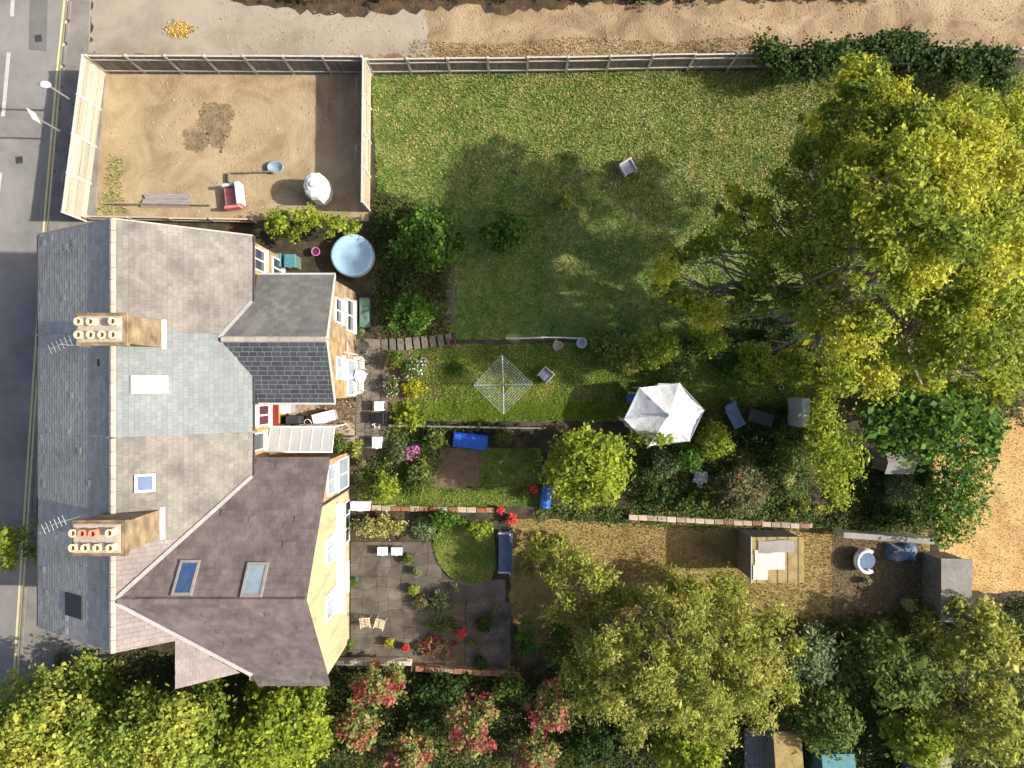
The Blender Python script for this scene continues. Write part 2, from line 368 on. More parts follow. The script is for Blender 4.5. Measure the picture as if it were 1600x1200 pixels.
def wpoly(pp): return [(P(a, b).x, P(a, b).y) for a, b in pp]
def rough_edge(poly, amp, step=0.35):
    out = []; n = len(poly)
    for i in range(n):
        a = Vector(poly[i]); b = Vector(poly[(i + 1) % n]); d = b - a; k = max(1, int(d.length / step))
        nr = Vector((-d.y, d.x)).normalized()
        for j in range(k):
            q = a + d * (j / k)
            out.append(tuple(q + nr * (R.uniform(-amp, amp) if j else 0)))
    return out
def sheet(name, pp, z, m, amp=0.0, thick=None, world=False, step=.3):
    poly = pp if world else wpoly(pp)
    if amp: poly = rough_edge(poly, amp, step)
    mb = MB()
    if thick: mb.prism(poly, z - thick, z)
    else: mb.add([(x, y, z) for x, y in poly], [tuple(range(len(poly)))])
    o = mb.build(name, m, fix=bool(thick))
    if not thick and o.data.polygons[0].normal.z < 0: o.data.flip_normals()
    return props(o, kind='structure')

sheet('ground', [(-400, -400), (400, -400), (400, 400), (-400, 400)], 0, M['ground'], world=True)
edge = [(118, -300), (112, 0), (101, 105), (81, 337), (56, 700), (30, 1100), (5, 1600)]
road = sheet('road', [(-2500, -300)] + edge + [(-2500, 1600)], .006, M['asphalt'])
pav = [(a + 2, b) for a, b in edge]
sheet('pavement', pav + [(120, 1600), (150, 1060), (178, 1000), (174, 340), (150, 335), (166, 112), (170, 84), (140, 84), (150, -300)][::1], .09, M['pavement'], thick=.12)
sheet('driveway', [(150, -300), (141, 84), (600, 88), (668, 86), (655, -20), (680, -300)], .012, M['concrete'], amp=.2, step=.22)
sheet('dirt_track', [(148, -300), (146, 100), (640, 102), (1180, 96), (1560, 90), (2400, 95), (2400, -300)], .008, M['track'], amp=.1)
sheet('hedge_shade_litter', [(340, -300), (365, 2), (430, 14), (520, 24), (600, 22), (680, 18), (720, 8), (800, 22), (860, 16), (930, 4), (1160, 0), (1340, 2), (1380, -8), (1420, -300)], .020, M['shade_litter'], amp=.22)  # hedge shadow put in as a dark strip, with brown litter in it
# asphalt repair and a painted sunlit stretch across the road, dashes and yellow lines
def marking(name, pp, z, m, parent):
    poly = wpoly(pp); o = MB().add([(x, y, z) for x, y in poly], [tuple(range(len(poly)))]).build(name, m, parent, fix=False)
    if o.data.polygons[0].normal.z < 0: o.data.flip_normals()
    return o
marking('road_patch_or_sunlit', [(-400, 186), (52, 186), (55, 216), (-400, 216)], .010, M['asphalt_pale'], road)
marking('road_patch_or_sunlit', [(-400, 905), (22, 905), (22, 985), (-400, 985)], .010, M['asphalt_pale'], road)  # sunlit stretch of road put in as paler asphalt
for (xa, ya, xb, yb) in ((24, -70, 19, 26), (14, 82, 5, 182), (1, 270, -4, 312), (-10, 400, -18, 500)):
    marking('centre_dash', [(xa - 3, ya), (xa + 3, ya), (xb + 3, yb), (xb - 3, yb)], .016, M['white_line'], road)
for off in (-5, -11):
    pts = [(a + off + 1.6, b) for a, b in edge] + [(a + off - 1.6, b) for a, b in edge][::-1]
    marking('yellow_line', pts, .016, M['yellow_line'], road)
dcm = MB(); dcm.box((0, 0, 0), (.34, .34, .012)); dcm = dcm.mesh('drain_cover'); dcm.materials.append(M['dark_grey'])
for (px, py) in ((60, 60), (30, 250), (-8, 130)): piece('drain_cover', dcm, road, Matrix.Translation(P(px, py, .014)) @ Matrix.Rotation(.09, 4, 'Z'))
for k_, (px, py, a_, b_) in enumerate(((62, 10, 14, 70),)):
    marking('road_patch_or_sunlit', [(px - a_, py - b_), (px + a_, py - b_ + 3), (px + a_ - 3, py + b_), (px - a_ - 3, py + b_ - 2)], .011, M['asphalt_dark'], road)
# kerb stones along the pavement
ks = MB().box((0, 0, 0), (.13, .95, .16), bev=.012).mesh('kerb_stone'); ks.materials.append(M['pavement'])
kroot = [o for o in C.objects if o.name == 'pavement'][0]
for i in range(len(edge) - 1):
    a, b = P(*edge[i]), P(*edge[i + 1])
    if edge[i + 1][1] < -40: continue
    d = b - a; n_ = max(1, int(d.length / .914))
    for j in range(n_):
        q = a + d * ((j + .5) / n_)
        if -21 < q.y < 21: piece('kerb_stone', ks, kroot, Matrix.Translation((q.x, q.y, .03)) @ Matrix.Rotation(math.atan2(d.y, d.x) - math.pi / 2, 4, 'Z'))

YARD = [(150, 112), (578, 112), (576, 345), (136, 345)]
sheet('yard', YARD, .012, M['yard'], amp=.03)
sheet('tilled_patch', [(318, 160), (352, 162), (366, 172), (360, 205), (348, 238), (330, 228), (322, 205), (308, 195)], .018, M['tilled_pale'], amp=.10, step=.1)
sheet('tilled_patch', [(285, 205), (318, 200), (330, 225), (310, 240), (290, 232)], .018, M['tilled_pale'], amp=.10, step=.1)
LAWN_A = [(580, 112), (1600, 110), (1600, 560), (1180, 530), (700, 530), (690, 330), (590, 300)]
sheet('lawn', LAWN_A, .012, M['lawn'], amp=.06)
LAWN_B = [(640, 540), (930, 536), (1000, 560), (1300, 560), (1290, 632), (1010, 640), (960, 658), (620, 656), (640, 600)]
sheet('lawn', LAWN_B, .016, M['lawn_green'], amp=.08)
LAWN_C = [(752, 700), (845, 700), (850, 790), (560, 795), (560, 762), (752, 762)]
sheet('lawn', LAWN_C, .012, M['lawn_green'], amp=.06)
LAWN_D = [(800, 812), (1450, 822), (1450, 1000), (1150, 990), (830, 1010), (795, 960)]
sheet('lawn', LAWN_D, .012, M['lawn_dry'], amp=.08)
FIELD = [(1455, 640), (2600, 600), (2600, 930), (1470, 925)]
sheet('stubble_field', FIELD, .012, M['straw'], amp=.1)
LAWN_R = [(676, 850), (690, 820), (770, 815), (776, 880), (768, 905), (740, 912), (705, 902), (685, 880)]
sheet('round_lawn', LAWN_R, .10, M['lawn_green'], amp=.03, thick=.1)

def grass(name, pp, n, L, m, label, seed, lean=.8, z=.01, keep=None):
    rng = np.random.default_rng(seed); poly = wpoly(pp)
    xs = [p[0] for p in poly]; ys = [p[1] for p in poly]
    lo = (max(min(xs), -26), max(min(ys), -20)); hi = (min(max(xs), 27), min(max(ys), 20))
    a = rng.uniform(lo[0], hi[0], n * 2); b = rng.uniform(lo[1], hi[1], n * 2)
    k = inside(poly, a, b); a = a[k][:n]; b = b[k][:n]
    if keep is not None: k = keep(a, b, rng); a = a[k]; b = b[k]
    n = len(a)
    th = rng.uniform(0, 2 * np.pi, n); l = L * rng.uniform(.5, 1.3, n); wd = l * .16 + .006
    ln = rng.uniform(.2, lean, n) * l
    base = np.stack([a, b, np.full(n, z)], 1)
    side = np.stack([-np.sin(th), np.cos(th), np.zeros(n)], 1) * wd[:, None]
    tip = base + np.stack([np.cos(th) * ln, np.sin(th) * ln, np.sqrt(np.maximum(l * l - ln * ln, .0004))], 1)
    v = np.stack([base - side, base + side, tip], 1)
    o = link(name, np_mesh(name, v, 3), m)
    return props(o, label, 'grass', kind='stuff')
grass('lawn_grass', LAWN_A, 100000, .13, M['grass_fresh'], 'fresh mottled green grass of the large upper lawn', 1, .95)
grass('straw_grass', LAWN_A, 120000, .12, M['grass'], 'straw-coloured dry grass along the upper right of large lawn', 9, .98,
      keep=lambda x, y, rng: rng.random(len(x)) < np.clip(.42 + .055 * (y - 9) + .04 * (x - 1) + .35 * np.sin(x * 1.3 + 2 * np.sin(y * .9)) * np.sin(y * 1.1 + x * .4), .03, .95) * np.clip((y - 4) / 6, .12, 1))
grass('lawn_grass', LAWN_B, 52000, .11, M['grass_green'], 'green grass of the narrow middle lawn under the rotary dryer', 2)
grass('lush_grass', [(612, 630), (960, 630), (958, 656), (620, 655)], 16000, .12, M['grass_lush'], 'lush lime-green grass strip along the low dark fence', 12)
grass('lawn_grass', LAWN_C, 14000, .08, M['grass_green'], 'short green grass beside the blue tarpaulin', 3)
grass('lawn_grass', LAWN_D, 42000, .09, M['grass_dry'], 'dry tan grass of the lower lawn beside the outbuilding', 4)
grass('lawn_grass', LAWN_R, 9000, .07, M['grass_green'], 'short green grass of the small round lawn above the patio', 8, z=.095)
grass('stubble', [(1455, 640), (1660, 640), (1660, 930), (1470, 925)], 7000, .07, M['stubble'], 'orange straw stubble on the field at the right edge', 5)
grass('track_weeds', [(640, 62), (760, 70), (900, 58), (1050, 66), (1180, 56), (1200, 84), (640, 92)], 4000, .10, M['grass_dry'], 'dry weeds on the dirt track above the fence', 6, .95)
grass('yard_weeds', [(170, 240), (195, 250), (190, 290), (205, 335), (150, 338), (165, 300)], 500, .14, M['grass_green'], 'green weeds in the left of the bare yard', 7)

def rubble(name, label, pp, n, smin, smax, m, seed):
    rng = np.random.default_rng(seed); poly = wpoly(pp); xs = [p[0] for p in poly]; ys = [p[1] for p in poly]
    a = rng.uniform(max(min(xs), -26), min(max(xs), 26), n * 3); b = rng.uniform(max(min(ys), -20), min(max(ys), 20), n * 3)
    k = inside(poly, a, b) & (rng.random(n * 3) < .35 + .6 * (np.sin(a * 1.7 + np.sin(b * 2.3) * 2) * np.sin(b * 1.9 + a) > .1)); a = a[k][:n]; b = b[k][:n]; n = len(a)
    sz = smin * (smax / smin) ** (rng.random(n) ** 2.2)
    oc = np.array([[1, 0, 0], [0, 1, 0], [-1, 0, 0], [0, -1, 0], [0, 0, .8]])
    tri = [(0, 1, 4), (1, 2, 4), (2, 3, 4), (3, 0, 4)]
    v = oc[None] * sz[:, None, None] * rng.uniform(.5, 1.2, (n, 5, 1)); th = rng.uniform(0, 6.28, n)
    x = v[:, :, 0] * np.cos(th)[:, None] - v[:, :, 1] * np.sin(th)[:, None]; y = v[:, :, 0] * np.sin(th)[:, None] + v[:, :, 1] * np.cos(th)[:, None]
    v = np.stack([x + a[:, None], y + b[:, None], v[:, :, 2] + .012], 2).reshape(-1, 3)
    fs = [tuple(5 * i + q for q in t_) for i in range(n) for t_ in tri]
    me = bpy.data.meshes.new(name); me.from_pydata(v.tolist(), [], fs)
    return props(link(name, me, m), label, 'stones', kind='stuff')
ST1 = mat('yard_clods', [(.20, .145, .08), (.33, .25, .15), (.42, .33, .21)], scale=3, island=.25)
ST2 = mat('track_stones', [(.18, .13, .08), (.32, .24, .155), (.42, .34, .24)], scale=3, island=.25)
rubble('yard_stones', 'clods and stones scattered over the bare yard', YARD, 2400, .010, .07, ST1, 21)
rubble('tilled_clods', 'dark clods on the dug patch of the yard', [(305, 190), (318, 160), (352, 160), (368, 172), (358, 210), (346, 240), (325, 226), (300, 240), (284, 228), (290, 204)], 600, .015, .08, M['tilled'], 22)
rubble('track_stones', 'loose stones on the dirt track along the top', [(640, 8), (1600, 2), (1600, 92), (1200, 78), (640, 84)], 3200, .010, .06, ST2, 23)
rubble('drive_grit', 'grit and leaves on the edge of concrete driveway', [(330, 8), (640, 20), (640, 84), (380, 84), (300, 60)], 1500, .01, .06, ST2, 24)
# ------------------------------------------------------------------ roofs
def clip(poly, half):
    """clip 2-D polygon by list of half planes (point, inward normal)"""
    for p0, nrm in half:
        out = []
        for i in range(len(poly)):
            a, b = poly[i], poly[(i + 1) % len(poly)]
            da = (a[0] - p0[0]) * nrm[0] + (a[1] - p0[1]) * nrm[1]; db = (b[0] - p0[0]) * nrm[0] + (b[1] - p0[1]) * nrm[1]
            if da >= 0: out.append(a)
            if (da >= 0) != (db >= 0):
                t = da / (da - db); out.append((a[0] + (b[0] - a[0]) * t, a[1] + (b[1] - a[1]) * t))
        poly = out
        if len(poly) < 3: return []
    return poly

def roof_plane(parent, pts, m, bed, e=.19, wd=.26, gap=.006, single=False, name='roof_slope', thick=.09, lift=.012, seed=0):
    """convex planar roof polygon; pts[0]->pts[1] is the eave"""
    rr = random.Random(seed + len(C.objects))
    pts = [Vector(p) for p in pts]
    u = (pts[1] - pts[0]).normalized()
    nrm = None
    for k in range(2, len(pts)):
        nrm = u.cross(pts[k] - pts[0])
        if nrm.length > 1e-3: break
    nrm.normalize()
    if nrm.z < 0: nrm = -nrm
    v = nrm.cross(u)
    if v.z < 0: v = -v
    o = pts[0]
    loc = [((p - o).dot(u), (p - o).dot(v)) for p in pts]
    slab = [o + u * a + v * b for a, b in loc]
    if (slab[1] - slab[0]).cross(slab[2] - slab[0]).dot(nrm) < 0: slab = slab[::-1]
    bedo = MB().slab(slab, thick).build(name, bed, parent)
    ar = sum(loc[i][0] * loc[(i + 1) % len(loc)][1] - loc[(i + 1) % len(loc)][0] * loc[i][1] for i in range(len(loc)))
    lp = loc if ar > 0 else loc[::-1]
    u0, u1 = min(p[0] for p in lp), max(p[0] for p in lp); v0, v1 = min(p[1] for p in lp), max(p[1] for p in lp)
    big = MB(); cnt = 0; shared = {}
    row = 0; vv = v0 - .02
    while vv < v1:
        uu = u0 - (wd / 2 if row % 2 else 0) - rr.uniform(0, .05)
        while uu < u1:
            ww = wd * (rr.uniform(.8, 1.25) if single else rr.uniform(.94, 1.06))
            q = [(uu + gap / 2, vv + gap / 2), (uu + ww - gap / 2, vv + gap / 2), (uu + ww - gap / 2, vv + e - gap / 2), (uu + gap / 2, vv + e - gap / 2)]
            qh = [(q[i], (-(q[(i + 1) % 4][1] - q[i][1]), q[(i + 1) % 4][0] - q[i][0])) for i in range(4)]
            cp = clip(lp, qh)
            if not single and rr.random() < .0006: cp = []
            if len(cp) >= 3:
                A_ = abs(sum(cp[i][0] * cp[(i + 1) % len(cp)][1] - cp[(i + 1) % len(cp)][0] * cp[i][1] for i in range(len(cp)))) / 2
                if A_ > .003:
                    jit = rr.uniform(0, lift * .5) + (lift * 1.2 if rr.random() < .02 else 0)
                    top = [o + u * a + v * b + nrm * (lift + jit - (lift * .75) * (b - vv) / e) for a, b in cp]
                    bot = [o + u * a + v * b + nrm * .001 for a, b in cp]
                    n = len(cp)
                    fs = [tuple(range(n))] + [(i, n + i, n + (i + 1) % n, (i + 1) % n) for i in range(n)]
                    if single:
                        mb = MB().add(top + bot, fs)
                        mb.build('slate', m, bedo, fix=True)
                    else: big.add(top + bot, fs)
                    cnt += 1
            uu += ww
        vv += e; row += 1
    if not single:
        ob = big.build('slates', m, bedo, fix=False); ob['kind'] = 'stuff'
        if ob.data.polygons[0].normal.dot(nrm) < 0: ob.data.flip_normals()
    return bedo

def ridge_run(parent, a, b, m, r=.11, name='ridge', seg=.45):
    a, b = Vector(a), Vector(b); d = b - a; n = max(1, int(d.length / seg)); mb = MB()
    for i in range(n):
        p, q = a + d * (i / n), a + d * ((i + .97) / n)
        mb.tube([p, q], [r, r * 1.03], 8)
    o = mb.build(name, m, parent); o['kind'] = 'stuff'; return o

def window(parent, x, y, z, wd, hg, n=2, fm=None, pane='glass', sill=True, name='window', sgn=1, depth=.06):
    """window on a wall facing +x (sgn=1) at wall plane x; y,z = centre; n lights"""
    fm = fm or M['white']
    mb = MB(); f = .07
    mb.box((x + sgn * depth / 2, y, z + hg / 2 - f / 2), (depth, wd, f)); mb.box((x + sgn * depth / 2, y, z - hg / 2 + f / 2), (depth, wd, f))
    for k in range(n + 1):
        yy = y - wd / 2 + f / 2 + (wd - f) * k / n
        mb.box((x + sgn * depth / 2, yy, z), (depth - .004, f, hg - 2 * f))
    o = mb.build(name, fm, parent)
    for k in range(n):
        yy = y - wd / 2 + f / 2 + (wd - f) * (k + .5) / n
        MB().box((x + sgn * .015, yy, z), (.03, (wd - f) / n - f, hg - 2 * f)).build('pane', M[pane], o)
    if sill: MB().box((x + sgn * .09, y, z - hg / 2 - .035), (.18, wd + .14, .06)).build('sill', M['white_dull'], o)
    return o

XF, XR, XB = -19.55, -14.9, -10.8        # front eave, ridge, rear eave
ZF, ZR, ZB = 5.25, 8.0, 5.05
YT, Y1, Y2, Y3, YE = 6.2, 2.03, -2.0, -6.06, -10.05
WF, WB = XF + .3, XB - .25                # wall planes
SLF = (ZR - ZF) / (XR - XF); SLB = (ZR - ZB) / (XB - XR)
def zmain(x): return ZR - (x - XR) * SLB if x > XR else ZR - (XR - x) * SLF
def body(parent, y0, y1, m):
    prof = [(WF, -.1), (WB, -.1), (WB, zmain(WB) - .13), (XR, ZR - .15), (WF, zmain(WF) - .13)]
    return MB().extrude(prof, 'y', y0, y1).build('wall', m, parent)
def main_roof(h, y0, y1, mf, mr, seed):
    roof_plane(h, [(XF, y0, ZF), (XF, y1, ZF), (XR, y1, ZR), (XR, y0, ZR)], mf, M['underlay_dark'], seed=seed)
    if mr: roof_plane(h, [(XB, y0, ZB), (XB, y1, ZB), (XR, y1, ZR), (XR, y0, ZR)], mr, M['underlay_dark'], seed=seed + 1)
    ridge_run(h, (XR, y0 + .02, ZR + .02), (XR, y1 - .02, ZR + .02), M['ridge'])
def gutter(h, a, b, m): return MB().tube([a, b], .055, 6).build('gutter', m, h)

hA = thing('terraced_house', 'end terraced house with beige lichen-mottled rear roof beside the bare yard', 'house', (-15, 4, 0), 'row of terraced houses')
hB = thing('terraced_house', 'terraced house with pale blue-grey rear roof and new dark slate wing', 'house', (-15, 0, 0), 'row of terraced houses')
hC = thing('terraced_house', 'terraced house with beige rear roof and one small blue skylight', 'house', (-15, -4, 0), 'row of terraced houses')
hD = thing('terraced_house', 'end terraced house with large purple-tiled gable wing and cream rendered wall', 'house', (-15, -8, 0), 'row of terraced houses')
body(hA, Y1 + .003, YT - .12, M['brick_tan']); body(hB, Y2 + .003, Y1, M['brick_tan'])
body(hC, Y3 + .003, Y2, M['brick_tan']); body(hD, YE + .1, Y3, M['brick_buff'])
g = .004
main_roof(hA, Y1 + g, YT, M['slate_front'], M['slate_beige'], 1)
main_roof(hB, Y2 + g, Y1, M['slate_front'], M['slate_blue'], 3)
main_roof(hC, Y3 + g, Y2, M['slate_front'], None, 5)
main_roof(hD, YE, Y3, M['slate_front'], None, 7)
# C and D: rear slope cut by the valley of the big wing
YW, XV = -8.1, XB                 # wing ridge line
vN = (XB, YW + (XB - XR) * .92, ZB)      # valley foot, north side
vS = (XB, YW - (XB - XR) * 1.02, ZB)
def onmain(x, y): return (x, y, zmain(x))
# C rear slope: left of the valley line from (XR,YW) to vN
ty = (Y3 - YW) / (vN[1] - YW); xc = XR + ty * (XB - XR)
roof_plane(hC, [(XB, vN[1], ZB), (XB, Y2, ZB), (XR, Y2, ZR), (XR, Y3, ZR), onmain(xc, Y3)], M['slate_beige'], M['underlay_dark'], seed=9)
roof_plane(hD, [onmain(xc, Y3 - g), (XR, Y3 - g, ZR), (XR, YW, ZR)], M['tile_pink'], M['underlay_dark'], seed=11)
# D rear slope south of the wing, stepped out
ys = YE; xs_ = XR + (YW - ys) / (YW - vS[1]) * (XB - XR)
roof_plane(hD, [onmain(xs_, ys), (XR, ys, ZR), (XR, YW - g, ZR)], M['tile_pink'], M['underlay_dark'], seed=12)
XS = XR + 1.72
roof_plane(hD, [(XB - .4, vS[1] + .4, zmain(XB - .4)), onmain(XS, vS[1] + .35), onmain(XS, YE), onmain(xs_, ys)], M['tile_pink'], M['underlay_dark'], seed=13)
MB().prism([(XS + .12, YE + .05), (WB, YE + .05), (WB, vS[1] + .5), (XS + .12, vS[1] + .5)], -.1, zmain(WB) - .12).build('wall', M['brick_buff'], hD)
MB().extrude([(XS + .12, zmain(WB) - .1), (WB, zmain(WB) - .1), (XS + .12, zmain(XS) - .2)], 'y', YE + .05, vS[1] + .5).build('wall', M['brick_buff'], hD)

# wing shared by A and B (ridge 5.8 m)
XG, YR, ZW = -7.5, 1.81, 5.8
EN, ES, ZE = 4.62, -0.78, 4.5
slN = (ZW - ZE) / (EN - YR); slS = (ZW - ZE) / (YR - ES)
XR_W = XR + (ZR - ZW) / SLB                    # where wing ridge meets main slope
XE_W = XR + (ZR - ZE) / SLB
def wingpt(x, y): return (x, y, ZW - (y - YR) * slN if y > YR else ZW - (YR - y) * slS)
WG = XG - .12
# where wing slope height = ZB at main rear eave
yNv = YR + (ZW - ZB) / slN; ySv = YR - (ZW - ZB) / slS
def wing_ab(h, y0, y1, ye, m_wall):
    top = lambda y: wingpt(0, y)[2] - .12
    prof = [(y0, -.1), (y1, -.1), (y1, top(y1)), (y0, top(y0))]
    return MB().extrude(prof, 'x', WB + .003, WG).build('wall', m_wall, h)
wing_ab(hA, YR + .002, EN - .15, EN, M['brick_buff']); wing_ab(hB, ES + .15, YR, ES, M['brick_tan'])
roof_plane(hA, [(XG, EN, ZE), (XB + .02, EN, ZE), (XB + .02, yNv, ZB), (XR_W, YR + g, ZW), (XG, YR + g, ZW)], M['slate_grey'], M['underlay_dark'], seed=21)
roof_plane(hB, [(XB + .02, ES, ZE), (XG, ES, ZE), (XG, YR, ZW), (XR_W, YR, ZW), (XB + .02, ySv, ZB)], M['slate_dark'], M['underlay'], e=.215, wd=.36, gap=.02, single=True, lift=.006, seed=22)
ridge_run(hB, (XR_W + .1, YR, ZW + .03), (XG, YR, ZW + .03), M['ridge'], r=.13)
MB().box((XG - .01, (YR + EN) / 2, (ZW + ZE) / 2 - .06), (.05, math.hypot(EN - YR, ZW - ZE), .15), M=Matrix.Rotation(-math.atan(slN), 4, 'X')).build('bargeboard', M['white_dull'], hA)
MB().box((XG - .01, (YR + ES) / 2, (ZW + ZE) / 2 - .06), (.05, math.hypot(YR - ES, ZW - ZE), .15), M=Matrix.Rotation(math.atan(slS), 4, 'X')).build('bargeboard', M['white_dull'], hB)
gutter(hB, (XB + .05, ES - .05, ZE - .06), (XG, ES - .05, ZE - .06), M['white_dull'])
gutter(hA, (XB + .05, EN + .05, ZE - .06), (XG, EN + .05, ZE - .06), M['white_dull'])
for h, a, b in ((hA, Y1, YT), (hB, Y2, Y1), (hC, vN[1] + .4, Y2)):
    gutter(h, (XB + .05, a + .05, ZB - .05), (XB + .05, b - .05, ZB - .05), M['dark_grey'])
for h, a, b in ((hA, Y1, YT), (hB, Y2, Y1), (hC, Y3, Y2), (hD, YE, Y3)):
    gutter(h, (XF - .05, a + .05, ZF - .05), (XF - .05, b - .05, ZF - .05), M['dark_grey'])
# edges: verge boards at the north gable
MB().slab([(XF, YT + .005, ZF + .03), (XR, YT + .005, ZR + .03), (XR, YT + .005, ZR - .16), (XF, YT + .005, ZF - .16)], .05).build('bargeboard', M['ridge'], hA)
MB().slab([(XR, YT + .005, ZR + .03), (XB, YT + .005, ZB + .03), (XB, YT + .005, ZB - .16), (XR, YT + .005, ZR - .16)], .05).build('bargeboard', M['ridge'], hA)
# windows of the A/B wing gable
window(hB, WG, .70, 3.3, 1.0, 1.1, 2, pane='glass_pale')
window(hB, WG, .30, .98, 1.7, 1.8, 2, pane='glass_pale', sill=False, name='patio_door')
window(hA, WG, 3.2, 1.3, 1.5, 1.3, 2)
window(hA, WG, 3.2, 3.5, 1.1, 1.1, 2)
# soil pipe on B
mb = MB(); mb.tube([(WG + .09, 1.42, .1), (WG + .09, 1.42, 2.75)], .04, 8); mb.tube([(WG + .09, 1.42, 2.15), (WG + .09, 1.9, 2.2)], .04, 8); mb.tube([(WG + .09, 1.42, 1.9), (WG + .09, 1.2, 1.95)], .03, 8)
mb.build('soil_pipe', M['white_dull'], hB)
# main rear wall windows
window(hB, WB, -1.38, 3.1, .95, 1.35, 2, pane='curtain')
MB().box((WB + .2, -1.38, 2.25), (.4, 1.0, .10)).build('canopy', M['red_paint'], hB)
window(hB, WB, -1.35, 4.55, .9, .7, 1, pane='glass_pale')
window(hA, WB, 5.4, 3.6, 1.0, 1.3, 2); window(hA, WB, 5.4, 1.3, 1.0, 1.3, 2)
window(hC, WB, -2.5, 3.7, .8, 1.3, 1)
# front windows and doors
for h, a, b in ((hA, Y1, YT), (hB, Y2, Y1), (hC, Y3, Y2), (hD, YE, Y3)):
    window(h, WF, a + 1.15, 3.7, 1.1, 1.3, 2, sgn=-1); window(h, WF, a + 1.15, 1.4, 1.3, 1.5, 2, sgn=-1)
    d = MB().box((WF - .03, b - .9, 1.0), (.06, .9, 2.0)).build('front_door', M['dark_grey'], h)
    MB().tube([(WF - .07, b - 1.22, 1.0), (WF - .11, b - 1.22, 1.0)], .03, 8).build('door_knob', M['metal'], d)

# wing shared by C and D (ridge at main ridge height)
XG2 = -7.7; EN2, ES2 = -3.1, -12.75; ZE2 = 4.55
sN2 = (ZR - ZE2) / (EN2 - YW); sS2 = (ZR - ZE2) / (YW - ES2)
WG2 = XG2 - .25
yv = YW + (ZR - ZB) / sN2; yv2 = YW - (ZR - ZB) / sS2
roof_plane(hD, [(XG2, EN2, ZE2), (XB + .02, EN2, ZE2), (XB + .02, yv, ZB), (XR + .02, YW, ZR), (XG2, YW, ZR)], M['tile_purple'], M['underlay_dark'], e=.27, wd=.26, lift=.02, seed=31)
roof_plane(hD, [(XB + .02, ES2, ZE2), (XG2, ES2, ZE2), (XG2, YW - g, ZR), (XR + .02, YW - g, ZR), (XB + .02, yv2, ZB)], M['tile_purple'], M['underlay_dark'], e=.27, wd=.26, lift=.02, seed=32)
ridge_run(hD, (XR + .2, YW, ZR + .0), (XG2, YW, ZR + .0), M['tile_purple'], r=.12)
def lead_valley(h, a, b):
    a, b = Vector(a), Vector(b); d = (b - a).normalized(); s_ = d.cross(Vector((0, 0, 1))).normalized() * .075
    up = Vector((0, 0, .05))
    MB().slab([a - s_ + up, b - s_ + up, b + s_ + up, a + s_ + up], .03).build('valley_flashing', M['lead'], h)
lead_valley(hD, (XR + .1, YW + .06, ZR + .0), (XB + .02, yv, ZB + .02)); lead_valley(hD, (XR + .1, YW - .06, ZR + .0), (XB + .02, yv2, ZB + .02))
lead_valley(hA, (XR_W, YR + .05, ZW + .01), (XB, yNv, ZB + .02))
YS = -5.05
def wing_cd(h, y0, y1, m):
    f = lambda y: (ZR - abs(y - YW) * (sN2 if y > YW else sS2)) - .14
    prof = [(y0, -.1), (y1, -.1), (y1, f(y1))] + ([(YW, f(YW))] if y0 < YW < y1 else []) + [(y0, f(y0))]
    return MB().extrude(prof, 'x', WB + .004, WG2).build('wall', m, h)
wing_cd(hC, YS, EN2 - .2, M['brick_tan']); wing_cd(hD, ES2 + .2, YS - .002, M['render_cream'])
MB().tube([(WG2 + .06, YS, .1), (WG2 + .06, YS, 5.2)], .05, 8).build('downpipe', M['dark_grey'], hC)
window(hC, WG2, -4.2, 3.4, 1.3, 1.4, 2, pane='glass_pale'); window(hC, WG2, -4.2, 1.2, 1.5, 1.9, 2, pane='glass_pale', sill=False, name='patio_door')
for yy in (-7.2, -9.6):
    window(hD, WG2, yy, 3.7, 1.15, 1.3, 2, pane='glass_pale')
window(hD, WG2, -6.6, 1.15, 2.0, 2.1, 3, pane='glass', sill=False, name='patio_door'); window(hD, WG2, -9.2, 1.4, 1.4, 1.3, 2)
# lean-to glazed awning along the D rear wall
aw = MB(); 
for k in range(7): aw.box((WG2 + .2, -5.4 - k * .82, 2.62), (.40, .05, .05), M=Matrix.Rotation(.16, 4, 'Y'))
aw.box((WG2 + .42, -7.86, 2.58), (.06, 5.0, .07)); awo = aw.build('awning_frame', M['white_dull'], hD)
for k in range(6): MB().box((WG2 + .2, -5.81 - k * .82, 2.625), (.38, .75, .012), M=Matrix.Rotation(.16, 4, 'Y')).build('pane', M['poly'], awo)

# skylights
def skylight(h, x0, x1, y0, y1, zf, nrmv, pane, fm, name='skylight'):
    """flat frame lying on a slope; zf(x,y) roof height"""
    def q(x, y, up): return Vector((x, y, zf(x, y))) + Vector(nrmv).normalized() * up
    def ring(a, b, c, d, up): return [q(a, c, up), q(b, c, up), q(b, d, up), q(a, d, up)]
    mb = MB(); f = .09
    for (a, b, c, d) in ((x0, x1, y0, y0 + f), (x0, x1, y1 - f, y1), (x0, x0 + f, y0 + f, y1 - f), (x1 - f, x1, y0 + f, y1 - f)):
        mb.slab(ring(a, b, c, d, .10), .12)
    o = mb.build(name, fm, h)
    MB().slab(ring(x0 + f, x1 - f, y0 + f, y1 - f, .075), .05).build('pane', pane, o)
    return o
nM = (SLB, 0, 1)
def inv(px, z): return (px - 800) * (H - z) / H / S
def invy(py, z): return (600 - py) * (H - z) / H / S
za = 6.95
skylight(hB, inv(212, 7.3), inv(268, 6.6), invy(614, za), invy(587, za), lambda x, y: zmain(x), nM, M['white'], M['white'])
skylight(hC, inv(220, 7.1), inv(250, 6.8), invy(766, za), invy(738, za), lambda x, y: zmain(x), nM, M['glass_blue'], M['white_dull'])
zN = lambda x, y: ZR - (y - YW) * sN2
nN = (0, sN2, 1)
skylight(hD, inv(280, 7.3), inv(311, 7.3), invy(928, 7.6), invy(874, 6.9), zN, nN, M['glass_blue'], M['frame_grey'])
